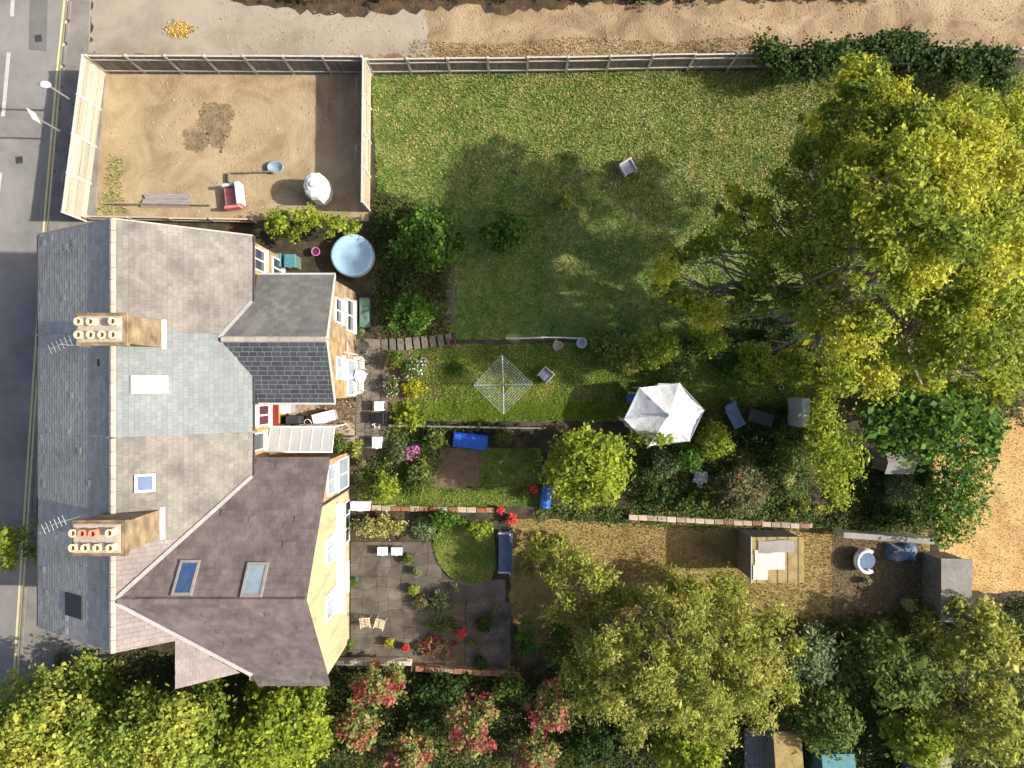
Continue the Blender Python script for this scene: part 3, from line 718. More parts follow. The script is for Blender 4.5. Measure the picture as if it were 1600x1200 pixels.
skylight(hD, inv(386, 7.3), inv(419, 7.3), invy(930, 7.6), invy(877, 6.9), zN, nN, M['glass_pale'], M['frame_grey'])

# chimneys
def chimney(h, x0, x1, y0, y1, zt, pots, m):
    c = MB().box(((x0 + x1) / 2, (y0 + y1) / 2, (zt + 6) / 2), (x1 - x0, y1 - y0, zt - 6)).build('chimney', m, h)
    MB().box(((x0 + x1) / 2, (y0 + y1) / 2, zt - .18), (x1 - x0 + .16, y1 - y0 + .16, .2), bev=.02).build('chimney_cap', m, c)
    MB().box(((x0 + x1) / 2, (y0 + y1) / 2, zt - .04), (x1 - x0 - .06, y1 - y0 - .06, .10), bev=.03).build('flaunching', M['ridge'], c)
    for (fx, fy, mm) in pots:
        px, py = x0 + (x1 - x0) * fx, y0 + (y1 - y0) * fy
        hgt = R.uniform(.26, .36)
        MB().lathe((px, py, zt), [(.14, 0), (.125, hgt * .8), (.145, hgt * .82), (.145, hgt), (.09, hgt), (.09, hgt - .2)], 14).build('chimney_pot', mm, c, smooth=False)
    fl = MB()
    fl.box((x1 + .07, (y0 + y1) / 2, zmain(x1 + .07) + .04), (.2, y1 - y0 + .16, .03), M=Matrix.Rotation(math.atan(SLB), 4, 'Y'))
    fl.build('lead_apron', M['lead'], c)
    return c
po, pc = M['pot_orange'], M['pot_cream']
chB = chimney(hB, -15.2, -13.55, 1.42, 2.42, 9.7, [(.13, .28, pc), (.38, .28, pc), (.63, .28, pc), (.87, .28, pc), (.13, .74, pc), (.38, .74, pc), (.87, .74, pc)], M['brick_sooty'])
chD = chimney(hD, -15.35, -13.6, -5.95, -4.85, 9.7, [(.1, .72, pc), (.3, .72, po), (.52, .72, po), (.85, .74, pc), (.1, .26, pc), (.34, .26, pc), (.58, .26, pc), (.85, .26, pc)], M['brick_sooty'])
# aerials
def aerial(c, x, y, z0, z1):
    mb = MB(); mb.tube([(x, y, z0), (x, y, z1)], .014, 6); mb.tube([(x - .4, y - .18, z1 - .1), (x + .35, y + .16, z1 - .1)], .009, 5)
    for k in range(6):
        t = -.38 + k * .14; cx, cy = x + t, y + t * .45
        mb.tube([(cx + .07, cy - .16, z1 - .1), (cx - .07, cy + .16, z1 - .1)], .006, 4)
    return mb.build('television_aerial', M['metal'], c)
aerial(chB, -15.35, 1.35, 8.6, 10.4); aerial(chD, -15.5, -4.75, 8.6, 10.5)
# dormer-like lead box of the front slope of D
MB().box((-17.2, -8.7, zmain(-17.2) + .02), (1.2, .9, .06), M=Matrix.Rotation(-math.atan(SLF), 4, 'Y')).build('patched_slates', M['dark_grey'], hD)

# ------------------------------------------------------------------ fences and walls
def hboard_fence(name, label, a, b, hgt, nb, m, pm, group=None, face=1, pan=1.85):
    a, b = Vector((*a, 0)), Vector((*b, 0)); d = b - a; n = max(1, round(d.length / pan)); ang = math.atan2(d.y, d.x)
    t = thing(name, label, 'fence', a, group); stp = d / n; L_ = stp.length
    pm_ = MB().box((0, 0, hgt / 2 + .04), (.1, .1, hgt + .08), bev=.012).mesh('post'); pm_.materials.append(pm)
    bh = hgt / nb
    bm_ = MB().box((0, 0, 0), (L_ - .10, .025, bh + .012), bev=.006).mesh('board'); bm_.materials.append(m)
    for i in range(n + 1):
        piece('post', pm_, t, Matrix.Translation(a + stp * i) @ Matrix.Rotation(ang, 4, 'Z'))
    for i in range(n):
        for k in range(nb):
            q = a + stp * (i + .5) + Vector((0, 0, bh * (k + .5))) + Vector((-d.y, d.x, 0)).normalized() * (.016 if k % 2 else -.016)
            piece('board', bm_, t, Matrix.Translation(q) @ Matrix.Rotation(ang + R.uniform(-.006, .006), 4, 'Z') @ Matrix.Rotation(R.uniform(-.02, .02), 4, 'X'))
    for i in range(n):
        q = a + stp * (i + .5) + Vector((0, 0, hgt + .02))
        MB().box(q, (L_ - .02, .09, .035), rz=ang).build('capping_rail', pm, t)
    return t
def vboard_fence(name, label, pts, hgt, m, pm, group=None, pan=1.83, inner=-1, rail=None):
    P0 = Vector((*pts[0], 0)); t = thing(name, label, 'fence', P0, group)
    pm_ = MB().box((0, 0, hgt / 2 + .04), (.11, .11, hgt + .1), bev=.012).mesh('post'); pm_.materials.append(pm)
    for s_ in range(len(pts) - 1):
        a, b = Vector((*pts[s_], 0)), Vector((*pts[s_ + 1], 0)); d = b - a; n = max(1, round(d.length / pan)); stp = d / n; ang = math.atan2(d.y, d.x)
        nr = Vector((-d.y, d.x, 0)).normalized() * inner
        for i in range(n + 1):
            if i == n and s_ < len(pts) - 2: continue
            piece('post', pm_, t, Matrix.Translation(a + stp * i) @ Matrix.Rotation(ang, 4, 'Z'))
        for i in range(n):
            mb = MB(); L_ = stp.length - .12; nb = int(L_ / .105); hh = hgt + R.uniform(-.05, .05)
            for k in range(nb):
                q = a + stp * i + stp.normalized() * (.06 + L_ * (k + .5) / nb)
                mb.box((q.x, q.y, hh / 2 + R.uniform(-.02, .02)), (L_ / nb * .97, .02, hh), rz=ang + R.uniform(-.08, .08))
            o = mb.build('fence_panel', m, t); o['kind'] = 'stuff'
            for zz in (.35, hh - .3):
                MB().box(a + stp * (i + .5) + nr * .04 + Vector((0, 0, zz)), (L_, .045, .08), rz=ang).build('rail', rail or pm, o)
            MB().box(a + stp * (i + .5) + Vector((0, 0, hh + .035)), (L_, .07, .03), rz=ang).build('capping_rail', rail or pm, o)
    return t
cA = P(166, 115); cB = P(136, 346); cC = P(580, 116); cD = P(578, 330)
hboard_fence('board_fence', 'sunlit cream horizontal-board fence between the yard and the street', (cA.x, cA.y), (cB.x, cB.y), 1.85, 7, M['cream_wood'], M['white_dull'])
vboard_fence('panel_fence', 'tall grey close-board fence between the yard and the concrete driveway', [(cA.x + .12, cA.y + .02), (cC.x - .1, cC.y)], 1.8, M['grey_wood'], M['post'])
hboard_fence('board_fence', 'pale weathered board fence between bare yard and large lawn', (cC.x, cC.y - .1), (cD.x, cD.y), 1.8, 7, M['pale_wood'], M['white_dull'])
e1, e2 = P(884, 113), P(1200, 106)
vboard_fence('panel_fence', 'grey fence with white rails between large lawn and dirt track', [(cC.x + .1, cC.y), (e1.x, e1.y), (e2.x, e2.y), (P(1560, 100).x, P(1560, 100).y)], 1.55, M['grey_wood'], M['post'])
f1, f2 = P(150, 344), P(400, 348)
vboard_fence('panel_fence', 'low brown fence in the gap between yard and house roof', [(f1.x, f1.y), (f2.x, f2.y)], .7, M['pale_wood'], M['pale_wood'])
# fence between B and C gardens, C passage
g1, g2 = P(612, 664), P(850, 668)
vboard_fence('picket_fence', 'low dark fence between the middle lawn and the flower garden', [(g1.x, g1.y), (g2.x, g2.y)], .55, M['grey_wood'], M['grey_wood'])
g1, g2 = P(462, 676), P(556, 682)
vboard_fence('panel_fence', 'dark close-board fence behind the bins of the side passage', [(g1.x, g1.y), (g2.x, g2.y)], 1.1, M['grey_wood'], M['grey_wood'])
# low brick wall between C and D gardens: each brick
def brick_wall(name, label, a, b, courses, m, bl=.46, group=None, bw=.24, bh=.13):
    a, b = Vector((*a, 0)), Vector((*b, 0)); d = b - a; ang = math.atan2(d.y, d.x); n = int(d.length / bl)
    t = thing(name, label, 'wall', a, group)
    me = [MB().box((0, 0, 0), (bl - .025, bw * s_, bh - .012), bev=.02).mesh('block') for s_ in (1, .9, 1.1)]
    for k_, q in enumerate(me): q.materials.append(m[k_ % len(m)])
    for c in range(courses):
        for i in range(n):
            q = a + d.normalized() * (bl * (i + .5 + (.5 if c % 2 else 0))) + Vector((0, 0, bh * (c + .5)))
            piece('block', R.choice(me), t, Matrix.Translation(q + Vector((0, R.uniform(-.015, .015), 0))) @ Matrix.Rotation(ang + R.uniform(-.03, .03), 4, 'Z'))
    return t
w1, w2 = P(560, 792), P(770, 796); w3 = P(980, 806); w4 = P(1260, 820)
MST = [M['stone'], M['terracotta'], M['stone']]
brick_wall('garden_wall', 'low reddish-brown brick edging below the flower garden near the houses', (w1.x, w1.y), (w2.x, w2.y), 2, [M['terracotta'], M['brick_red'], M['stone']])
brick_wall('garden_wall', 'low pinkish stone wall beyond the lime tree, above dry lawn', (w3.x, w3.y), (w4.x, w4.y), 3, MST)
w5, w6 = P(520, 1030), P(640, 1030); w7 = P(805, 1048)
brick_wall('garden_wall', 'pale low wall at the foot of the paved patio', (w5.x, w5.y), (w6.x, w6.y), 4, [M['stone'], M['post'], M['stone']])
brick_wall('garden_wall', 'reddish low brick wall below the red flower bed and slab terrace', (w6.x + .1, w6.y - .25), (w7.x, w7.y), 4, [M['terracotta'], M['stone'], M['terracotta']])

# ------------------------------------------------------------------ paving
def crazy(name, x0, x1, y0, y1, cell, m, z, poly=None, gap=.018, thick=.05, single=True):
    """jittered irregular slabs, px bounds"""
    a, b = P(x0, y1), P(x1, y0); nx = max(1, round((b.x - a.x) / cell)); ny = max(1, round((b.y - a.y) / cell))
    rr = random.Random(nx * 31 + ny)
    G = {}
    for i in range(nx + 1):
        for j in range(ny + 1):
            jx = 0 if i in (0, nx) else rr.uniform(-.3, .3) * cell; jy = 0 if j in (0, ny) else rr.uniform(-.3, .3) * cell
            G[i, j] = Vector((a.x + (b.x - a.x) * i / nx + jx, a.y + (b.y - a.y) * j / ny + jy))
    base = sheet(name, [(a.x, a.y), (b.x, a.y), (b.x, b.y), (a.x, b.y)], z - thick * .7, M['ground'], world=True)
    big = MB()
    for i in range(nx):
        for j in range(ny):
            q = [G[i, j], G[i + 1, j], G[i + 1, j + 1], G[i, j + 1]]
            ce = sum(q, Vector((0, 0))) / 4
            if poly and not inside(poly, np.array([ce.x]), np.array([ce.y]))[0]: continue
            tris = [[q[0], q[1], q[2]], [q[0], q[2], q[3]]] if rr.random() < .25 else [q]
            for s_ in tris:
                cc = sum(s_, Vector((0, 0))) / len(s_)
                s2 = [p + (cc - p).normalized() * gap for p in s_]
                zz = z + rr.uniform(-.008, .008)
                mb = MB() if single else big
                mb.prism([(p.x, p.y) for p in s2], z - thick, zz)
                if single: mb.build('paving_stone', m, base)
    if not single:
        o = big.build('paving_stones', m, base); o['kind'] = 'stuff'
    return base
crazy('patio', 556, 606, 545, 700, .42, M['paving_dark'], .05)
sheet('passage', [(452, 628), (556, 628), (556, 694), (452, 690)], .016, M['paving_tan'], amp=.05)
crazy('house_patio', 548, 690, 846, 1030, .6, M['paving_grey'], .05, single=False, gap=.01)
crazy('slab_terrace', 728, 798, 940, 1042, .55, M['paving_grey'], .08, single=False, gap=.01)
sheet('terrace_path', [(676, 905), (790, 905), (790, 942), (690, 942)], .05, M['paving_grey'], thick=.05)
sheet('brick_patio', [(556, 530), (600, 530), (600, 548), (556, 548)], .04, M['paving_dark'], thick=.04)
sheet('garden_path', [(695, 400), (710, 400), (712, 505), (697, 505)], .03, M['slab_step'], amp=.03)
sheet('flower_bed', [(606, 546), (668, 546), (690, 570), (690, 625), (606, 628)], .020, M['tilled'], amp=.1)
sheet('flower_bed', [(675, 700), (752, 698), (752, 760), (672, 762)], .020, M['tilled'], amp=.06)
sheet('flower_bed', [(690, 925), (728, 925), (728, 1040), (640, 1040), (640, 985)], .022, M['tilled'], amp=.05)
# slab steps
st = props(MB().prism([tuple(P(588, 548).xy), tuple(P(712, 540).xy), tuple(P(712, 520).xy), tuple(P(588, 528).xy)], 0, .02).build('garden_steps', M['ground']), kind='structure')
for k in range(9):
    cx = 601 + k * 12.6; cy = 538 - (k - 2) * .7 + (0 if k < 3 else -(k - 3) * .6)
    q = P(cx, cy)
    MB().box((q.x, q.y, .05 + k * .012), (.30, .60, .07), rz=.02 + k * .025, bev=.012).build('step_slab', M['slab_step'], st)

# ------------------------------------------------------------------ trees and shrubs
def leaf_cards(cl, dens, L, W, rng, up=.5, shell=.5, droop=0.0):
    out = []
    for (x, y, z, r, rz) in cl:
        n = max(12, int(dens * r * r * rng.uniform(.65, 1.25)))
        d = rng.normal(size=(n, 3)); d /= np.linalg.norm(d, axis=1)[:, None]
        rad = (shell + (1 - shell) * rng.random(n) ** .7) * (1 + rng.normal(0, .12, n) + .45 * (rng.random(n) < .08) * rng.random(n))
        # lobed surface
        lob = 1 + .34 * np.sin(d[:, 0] * 5 + x * 3) * np.cos(d[:, 1] * 6 + y * 3) + .12 * np.sin(d[:, 2] * 9 + x * 7)
        p = d * (rad * lob)[:, None] * np.array([r, r, rz]) + np.array([x, y, z])
        nm = d * .6 + np.array([0, 0, up]) + rng.normal(0, .55, (n, 3)); nm /= np.linalg.norm(nm, axis=1)[:, None]
        ax = rng.normal(size=(n, 3)); ax[:, 2] -= droop; ax += d * droop
        ax -= nm * (ax * nm).sum(1)[:, None]; ax /= np.linalg.norm(ax, axis=1)[:, None] + 1e-9
        sd_ = np.cross(nm, ax)
        sz = rng.lognormal(0, .32, n)[:, None]; l = L * sz; w_ = W * sz * rng.uniform(.75, 1.25, n)[:, None]
        out.append(np.stack([p - ax * l * .5, p + sd_ * w_ * .5, p + ax * l * .5, p - sd_ * w_ * .5], 1))
    v = np.concatenate(out); v[:, :, 2] = np.maximum(v[:, :, 2], .02)
    return v

def plant(name, label, cat, base, cl, fm, dens=420, L=.17, W=.10, group=None, trunk=None, bark='bark', hub=None, seed=0,
          up=.5, shell=.5, droop=0., flowers=None, limbs=True, tufts=None):
    rng = np.random.default_rng(seed + 100); rr = random.Random(seed + 5)
    t = thing(name, label, cat, base, group); b = Vector(base)
    r0 = trunk or .05
    hub = Vector(hub) if hub is not None else b + Vector((0, 0, max(.15, .35 * max(c[2] for c in cl))))
    mb = MB()
    mid = (b + hub) / 2 + Vector((rr.uniform(-.08, .08), rr.uniform(-.08, .08), 0))
    mb.tube([b + Vector((0, 0, -.1)), b + Vector((0, 0, .15)), mid, hub], [r0 * 1.5, r0 * 1.15, r0, r0 * .85], 9)
    mb.build('trunk' if cat == 'tree' else 'stem', M[bark], t, smooth=True)
    if limbs:
        # main limbs by direction, twigs to every clump
        cs = [Vector(c[:3]) for c in cl]; nl = min(7, len(cs)); order = sorted(cs, key=lambda c: math.atan2(c.y - hub.y, c.x - hub.x))
        mb = MB()
        groups = [order[i::1][:0] for i in range(nl)]
        per = math.ceil(len(order) / nl)
        for i in range(nl):
            gcl = order[i * per:(i + 1) * per]
            if not gcl: continue
            ctr = sum(gcl, Vector()) / len(gcl)
            e_ = hub.lerp(ctr, .6); e_.z -= .1 * (ctr - hub).length * .5
            ln_ = (e_ - hub).length; J = lambda s_: Vector((rr.uniform(-1, 1), rr.uniform(-1, 1), rr.uniform(-.5, 1))) * s_ * ln_
            mb.tube([hub, hub.lerp(e_, .2) + J(.05), hub.lerp(e_, .4) + J(.09), hub.lerp(e_, .6) + J(.09), hub.lerp(e_, .8) + J(.06), e_], [r0 * .7, r0 * .62, r0 * .54, r0 * .48, r0 * .42, r0 * .36], 7)
            for c in gcl:
                l2 = (c - e_).length; J2 = lambda s_: Vector((rr.uniform(-1, 1), rr.uniform(-1, 1), rr.uniform(-.8, .4))) * s_ * l2
                mb.tube([e_, e_.lerp(c, .3) + J2(.1), e_.lerp(c, .6) + J2(.14), e_.lerp(c, .85) + J2(.06), c], [r0 * .26, r0 * .19, r0 * .13, r0 * .08, r0 * .03], 5)
                for kk in range(2):
                    b0 = e_.lerp(c, rr.uniform(.5, .9)); mb.tube([b0, b0 + Vector((rr.uniform(-1, 1), rr.uniform(-1, 1), rr.uniform(-.2, .6))) * min(.9, l2 * .4)], [r0 * .07, r0 * .02], 4)
        mb.build('branches', M[bark], t, smooth=True)
    v = leaf_cards(cl, dens, L, W, rng, up, shell, droop)
    cr_ = link('crown' if cat == 'tree' else 'foliage', np_mesh('crown', v, 4), fm, t); cr_.data.transform(Matrix.Translation(-b))
    if tufts:
        v = leaf_cards(tufts[0], dens * 1.35, L * .85, W * .85, rng, up + .3, shell, droop)
        o = link('yellow_tufts', np_mesh('yellow_tufts', v, 4), tufts[1], t); o.data.transform(Matrix.Translation(-b))
    if flowers:
        fmz, fn, fs = flowers
        v = leaf_cards(cl, fn, fs, fs, rng, 1.2, .95)
        o = link('flowers', np_mesh('flowers', v, 4), fmz, t); o['kind'] = 'stuff'; o.data.transform(Matrix.Translation(-b))
    return t

def dome(px, py, rx, ry, h, n, cr, seed, z0=.0, flat=.75):
    """clumps filling a dome seen at photo px (centre at its mid height); radii in photo px"""
    rr = random.Random(seed); zc = z0 + (h - z0) * .62; c = P(px, py, zc); k = (H - zc) / H / S
    ax, ay = rx * k, ry * k; out = []
    i = 0
    while len(out) < n:
        th = 2.39996 * i + rr.uniform(-.3, .3); rho = math.sqrt((i + .5) / n); i += 1
        rho = min(1, rho * rr.uniform(.9, 1.08))
        x, y = math.cos(th) * rho, math.sin(th) * rho
        r = cr * rr.uniform(.75, 1.25)
        z = z0 + (h - z0) * (.38 + .58 * math.sqrt(max(0, 1 - rho * rho))) - r * .5
        out.append((c.x + x * max(.05, ax - r * .8), c.y + y * max(.05, ay - r * .8), max(r * .5, z + rr.uniform(-.12, .12) * h), r, r * flat))
    for i in range(max(2, n // 3)):        # lower skirt
        th = rr.uniform(0, 6.28); r = cr * rr.uniform(.8, 1.1)
        out.append((c.x + math.cos(th) * max(.05, ax - r) * .8, c.y + math.sin(th) * max(.05, ay - r) * .8, z0 + (h - z0) * rr.uniform(.2, .4), r, r * flat))
    return out, Vector((c.x, c.y, 0))

def shrub(name, label, px, py, rx, ry, h, fm, cat='shrub', n=9, cr=.35, seed=0, **kw):
    cl, b = dome(px, py, rx, ry, h, n, cr, seed)
    return plant(name, label, cat, b, cl, F[fm], seed=seed, trunk=kw.pop('trunk', .03 if cat == 'shrub' else .1), **kw)
def from_px(lst, s=1.0):
    out = []
    for (px, py, r, z) in lst:
        p = P(px, py, z); k = (H - z) / H / S * s
        out.append((p.x, p.y, z, r * k, r * k * .7))
    return out

# the big yellow-lime tree
BT = [(1345, 122, 34, 9.6), (1398, 150, 34, 10.6), (1432, 180, 30, 11), (1475, 188, 38, 11), (1520, 165, 32, 10), (1370, 115, 22, 9.8), (1275, 190, 17, 6.5), (1330, 175, 30, 8), (1300, 225, 30, 8), (1350, 235, 40, 9.5),
      (1415, 240, 40, 10.5), (1470, 250, 42, 10.5), (1530, 225, 48, 10), (1585, 190, 40, 9), (1590, 260, 40, 9.5), (1250, 240, 22, 7), (1240, 295, 30, 7.5), (1285, 300, 34, 8.5), (1330, 300, 34, 10), (1365, 335, 44, 11),
      (1500, 300, 46, 11), (1440, 320, 40, 11.5), (1560, 330, 46, 10.5), (1150, 305, 18, 7), (1190, 330, 22, 7.2), (1195, 380, 30, 7), (1135, 362, 24, 7), (1085, 385, 18, 6.8), (1038, 425, 23, 6.8), (1105, 488, 30, 6.4), (1065, 470, 20, 6.2),
      (1190, 425, 26, 7), (1240, 395, 34, 8), (1300, 380, 38, 9.5), (1290, 435, 30, 8.5), (1165, 475, 24, 6), (1225, 462, 22, 7.4), (1275, 485, 22, 8), (1395, 400, 34, 11.2), (1445, 415, 40, 11), (1490, 370, 40, 11.5), (1540, 420, 46, 10.5), (1590, 400, 42, 10),
      (1520, 478, 40, 9.5), (1580, 480, 40, 9), (1340, 520, 50, 9.4), (1368, 500, 26, 9.8), (1312, 575, 34, 5), (1370, 590, 36, 5.4), (1440, 600, 40, 3.8), (1470, 545, 36, 9), (1410, 560, 26, 8.4), (1545, 550, 44, 10), (1590, 580, 40, 5.6), (1500, 610, 36, 3.6), (1625, 330, 50, 9), (1630, 460, 50, 8.5), (1630, 220, 50, 8.5), (1460, 480, 30, 9.5)]
BT = [(a_, b_, c_, z_ if z_ < 8 or b_ < 200 else 8 + (z_ - 8) * 1.6) for a_, b_, c_, z_ in BT]
big = from_px(BT)
rr = random.Random(3)
extra = []
for (x, y, z, r, rz) in big:
    for k in range(5):
        a = rr.uniform(0, 6.28); q = rr.uniform(.5, 1.5) * r
        extra.append((x + math.cos(a) * q, y + math.sin(a) * q, z - rr.uniform(.2, 1.3), r * rr.uniform(.35, .75), r * .4))
YT_ = {(1345, 122), (1398, 150), (1475, 188), (1275, 190), (1365, 335), (1150, 305), (1190, 330), (1038, 425), (1105, 488), (1340, 520), (1440, 600), (1520, 478), (1540, 420), (1500, 300), (1530, 225), (1590, 260), (1370, 590), (1445, 415), (1590, 400), (1195, 380), (1470, 250), (1312, 575)}
tuf = [c_ for c_, q_ in zip(big, BT) if (q_[0], q_[1]) in YT_]
rest = [c_ for c_, q_ in zip(big, BT) if (q_[0], q_[1]) not in YT_]
hub = Vector((13.4, 3.4, 4.2))
bt = plant('yellowing_tree', 'huge yellow-lime tree with bare grey limbs over the large lawn', 'tree', (13.3, 3.0, 0), rest + extra, F['yellow_green'], tufts=(tuf, F['yellow']), dens=1250, L=.145, W=.088, trunk=.24, hub=hub, seed=1, bark='bark_pale', shell=.3)
# long bare limbs and the dead branch over the middle garden
mb = MB()
def limb(pp, r0, r1):
    pts = [P(*q) for q in pp]; n = len(pts); mb.tube(pts, [r0 + (r1 - r0) * i / (n - 1) for i in range(n)], 7)
limb([(1300, 476, 4.2), (1240, 452, 5), (1170, 440, 5.6), (1105, 452, 5.5), (1060, 430, 5)], .15, .04)
limb([(1300, 476, 4.2), (1255, 425, 6), (1225, 395, 6.8), (1150, 395, 6.4), (1085, 390, 5.4)], .14, .03)
limb([(1300, 476, 4.2), (1340, 420, 6.4), (1385, 420, 8), (1430, 440, 9.5)], .17, .05)
limb([(1300, 476, 4.2), (1330, 400, 7.5), (1350, 320, 9), (1340, 240, 9.2)], .17, .04)
limb([(1300, 476, 4.2), (1380, 470, 7), (1410, 510, 8), (1420, 560, 7.4), (1440, 600, 7)], .16, .04)
limb([(1300, 476, 4.2), (1420, 380, 8.5), (1500, 330, 10), (1560, 280, 9.6)], .18, .04)
limb([(1300, 476, 4.2), (1280, 505, 3.4), (1225, 540, 3.0), (1190, 556, 2.6)], .08, .02)
limb([(1232, 536, 3.05), (1205, 532, 3.2), (1186, 542, 3.1)], .03, .012)
limb([(1225, 540, 3.0), (1215, 556, 2.7), (1208, 566, 2.5)], .025, .01)
limb([(1300, 520, 3.6), (1290, 560, 3.2), (1258, 568, 2.7)], .05, .015)
mb.build('bare_limbs', M['bark_pale'], bt, smooth=True)

# trees right of centre
plant('lime_tree', 'round lime-green tree in the flower garden left of white gazebo', 'tree', (P(900, 716).x, P(900, 716).y, 0), dome(918, 732, 76, 70, 4.8, 30, .62, 4)[0], F['lime'], dens=620, L=.17, W=.11, trunk=.13, seed=4)
cc = from_px([(1288, 640, 26, 4.6), (1290, 672, 34, 4.4), (1318, 690, 36, 4), (1292, 715, 34, 3.2), (1330, 725, 30, 3.2), (1305, 752, 32, 2.7), (1312, 780, 20, 2.3), (1270, 695, 22, 3)])
plant('lime_conifer', 'tall lime-green conifer tapering down towards the low garden wall', 'tree', (P(1270, 680).x, P(1270, 680).y, 0), cc, F['lime'], dens=900, L=.14, W=.07, trunk=.12, seed=5, shell=.3)
cc = from_px([(1375, 650, 32, 4.6), (1420, 640, 34, 5), (1470, 640, 36, 5), (1520, 645, 36, 4.6), (1545, 670, 28, 4), (1395, 685, 32, 3.6), (1445, 690, 36, 3.8), (1495, 690, 34, 3.7), (1370, 675, 24, 4), (1540, 700, 22, 3.6), (1470, 665, 34, 5.4)])
plant('green_tree', 'bright green broad-leaved tree beside the straw field corner', 'tree', (P(1420, 655).x, P(1420, 655).y, 0), cc, F['green'], dens=560, L=.24, W=.17, trunk=.16, seed=6, shell=.4)
cc = from_px([(1500, 725, 34, 2.6), (1525, 745, 30, 2.4), (1490, 760, 34, 2.6), (1515, 780, 30, 2.6), (1480, 795, 32, 2.6), (1500, 815, 34, 2.5), (1478, 835, 24, 2.2), (1465, 770, 24, 2), (1460, 810, 22, 2)])
plant('field_hedge', 'green rounded hedge along the edge of straw field', 'hedge', (P(1490, 775).x, P(1490, 775).y, 0), cc, F['green'], dens=700, L=.14, W=.09, trunk=.05, seed=7)
# feathery tree and the lower row
ft = dome(1055, 1028, 188, 134, 6.4, 85, .64, 8, z0=1.0)[0]
for (px, py, r_, z) in ((905, 880, 26, 3.4), (870, 900, 22, 3), (930, 905, 26, 3.8), (885, 935, 24, 3.2), (950, 905, 20, 3.6), (850, 870, 16, 2.6), (1215, 960, 26, 4.4), (1190, 1120, 28, 4), (1130, 1150, 28, 4), (1230, 1080, 24, 4), (860, 960, 20, 2.8), (1240, 1010, 20, 3.8), (920, 1100, 26, 3.6), (990, 1150, 24, 3.4)): ft += from_px([(px, py, r_, z)])
plant('feathery_tree', 'large feathery olive-lime tree covering the lower right lawn', 'tree', (P(1000, 930).x, P(1000, 930).y, 0), ft, F['olive'], dens=1250, L=.17, W=.062, trunk=.2, seed=8, droop=.8, shell=.25)
plant('lime_hedgerow_tree', 'yellow-green tree at the bottom left corner beside the street', 'tree', (P(110, 1080).x, P(110, 1080).y, 0), dome(70, 1150, 130, 92, 6.5, 34, .85, 9, z0=.8)[0], F['autumn'], dens=950, L=.155, W=.10, trunk=.18, seed=9, group='trees along the lower edge')
plant('lime_hedgerow_tree', 'yellow-green tree below the end gable of the terrace', 'tree', (P(280, 1100).x, P(280, 1100).y, 0), dome(260, 1150, 110, 84, 6.2, 30, .8, 10, z0=.8)[0], F['autumn'], dens=950, L=.155, W=.10, trunk=.18, seed=10, group='trees along the lower edge')
plant('lime_hedgerow_tree', 'greener tree left of the red-leaved shrubs below purple roof', 'tree', (P(430, 1120).x, P(430, 1120).y, 0), dome(430, 1150, 92, 76, 5.5, 26, .75, 11, z0=.6)[0], F['lime'], dens=680, L=.19, W=.125, trunk=.15, seed=12, group='trees along the lower edge')
RED = [('red_shrub', 'bright crimson and lime shrub just below the pale patio wall', 590, 1072, 52, 38, 2.6, 31), ('red_shrub', 'red and orange leaved shrub beside the greener tree', 562, 1135, 40, 46, 2.8, 32),
       ('red_shrub', 'lime shrub dotted with red leaves, middle of the red row', 738, 1140, 52, 50, 3.0, 33), ('red_shrub', 'dark crimson shrub at the left foot of feathery tree', 858, 1112, 48, 40, 2.6, 34),
       ('red_shrub', 'crimson shrub at the lower edge under the dark crimson one', 838, 1182, 46, 36, 2.6, 35), ('red_shrub', 'red-tipped shrub at the bottom edge left of lime dotted one', 640, 1182, 42, 40, 2.6, 36)]
for nm, lb, px, py, rx, ry, h, sd_ in RED:
    shrub(nm, lb, px, py, rx, ry, h, 'red', n=12, cr=.42, seed=sd_, dens=700, L=.17, W=.11, group='red-leaved shrubs along the lower edge', shell=.35)
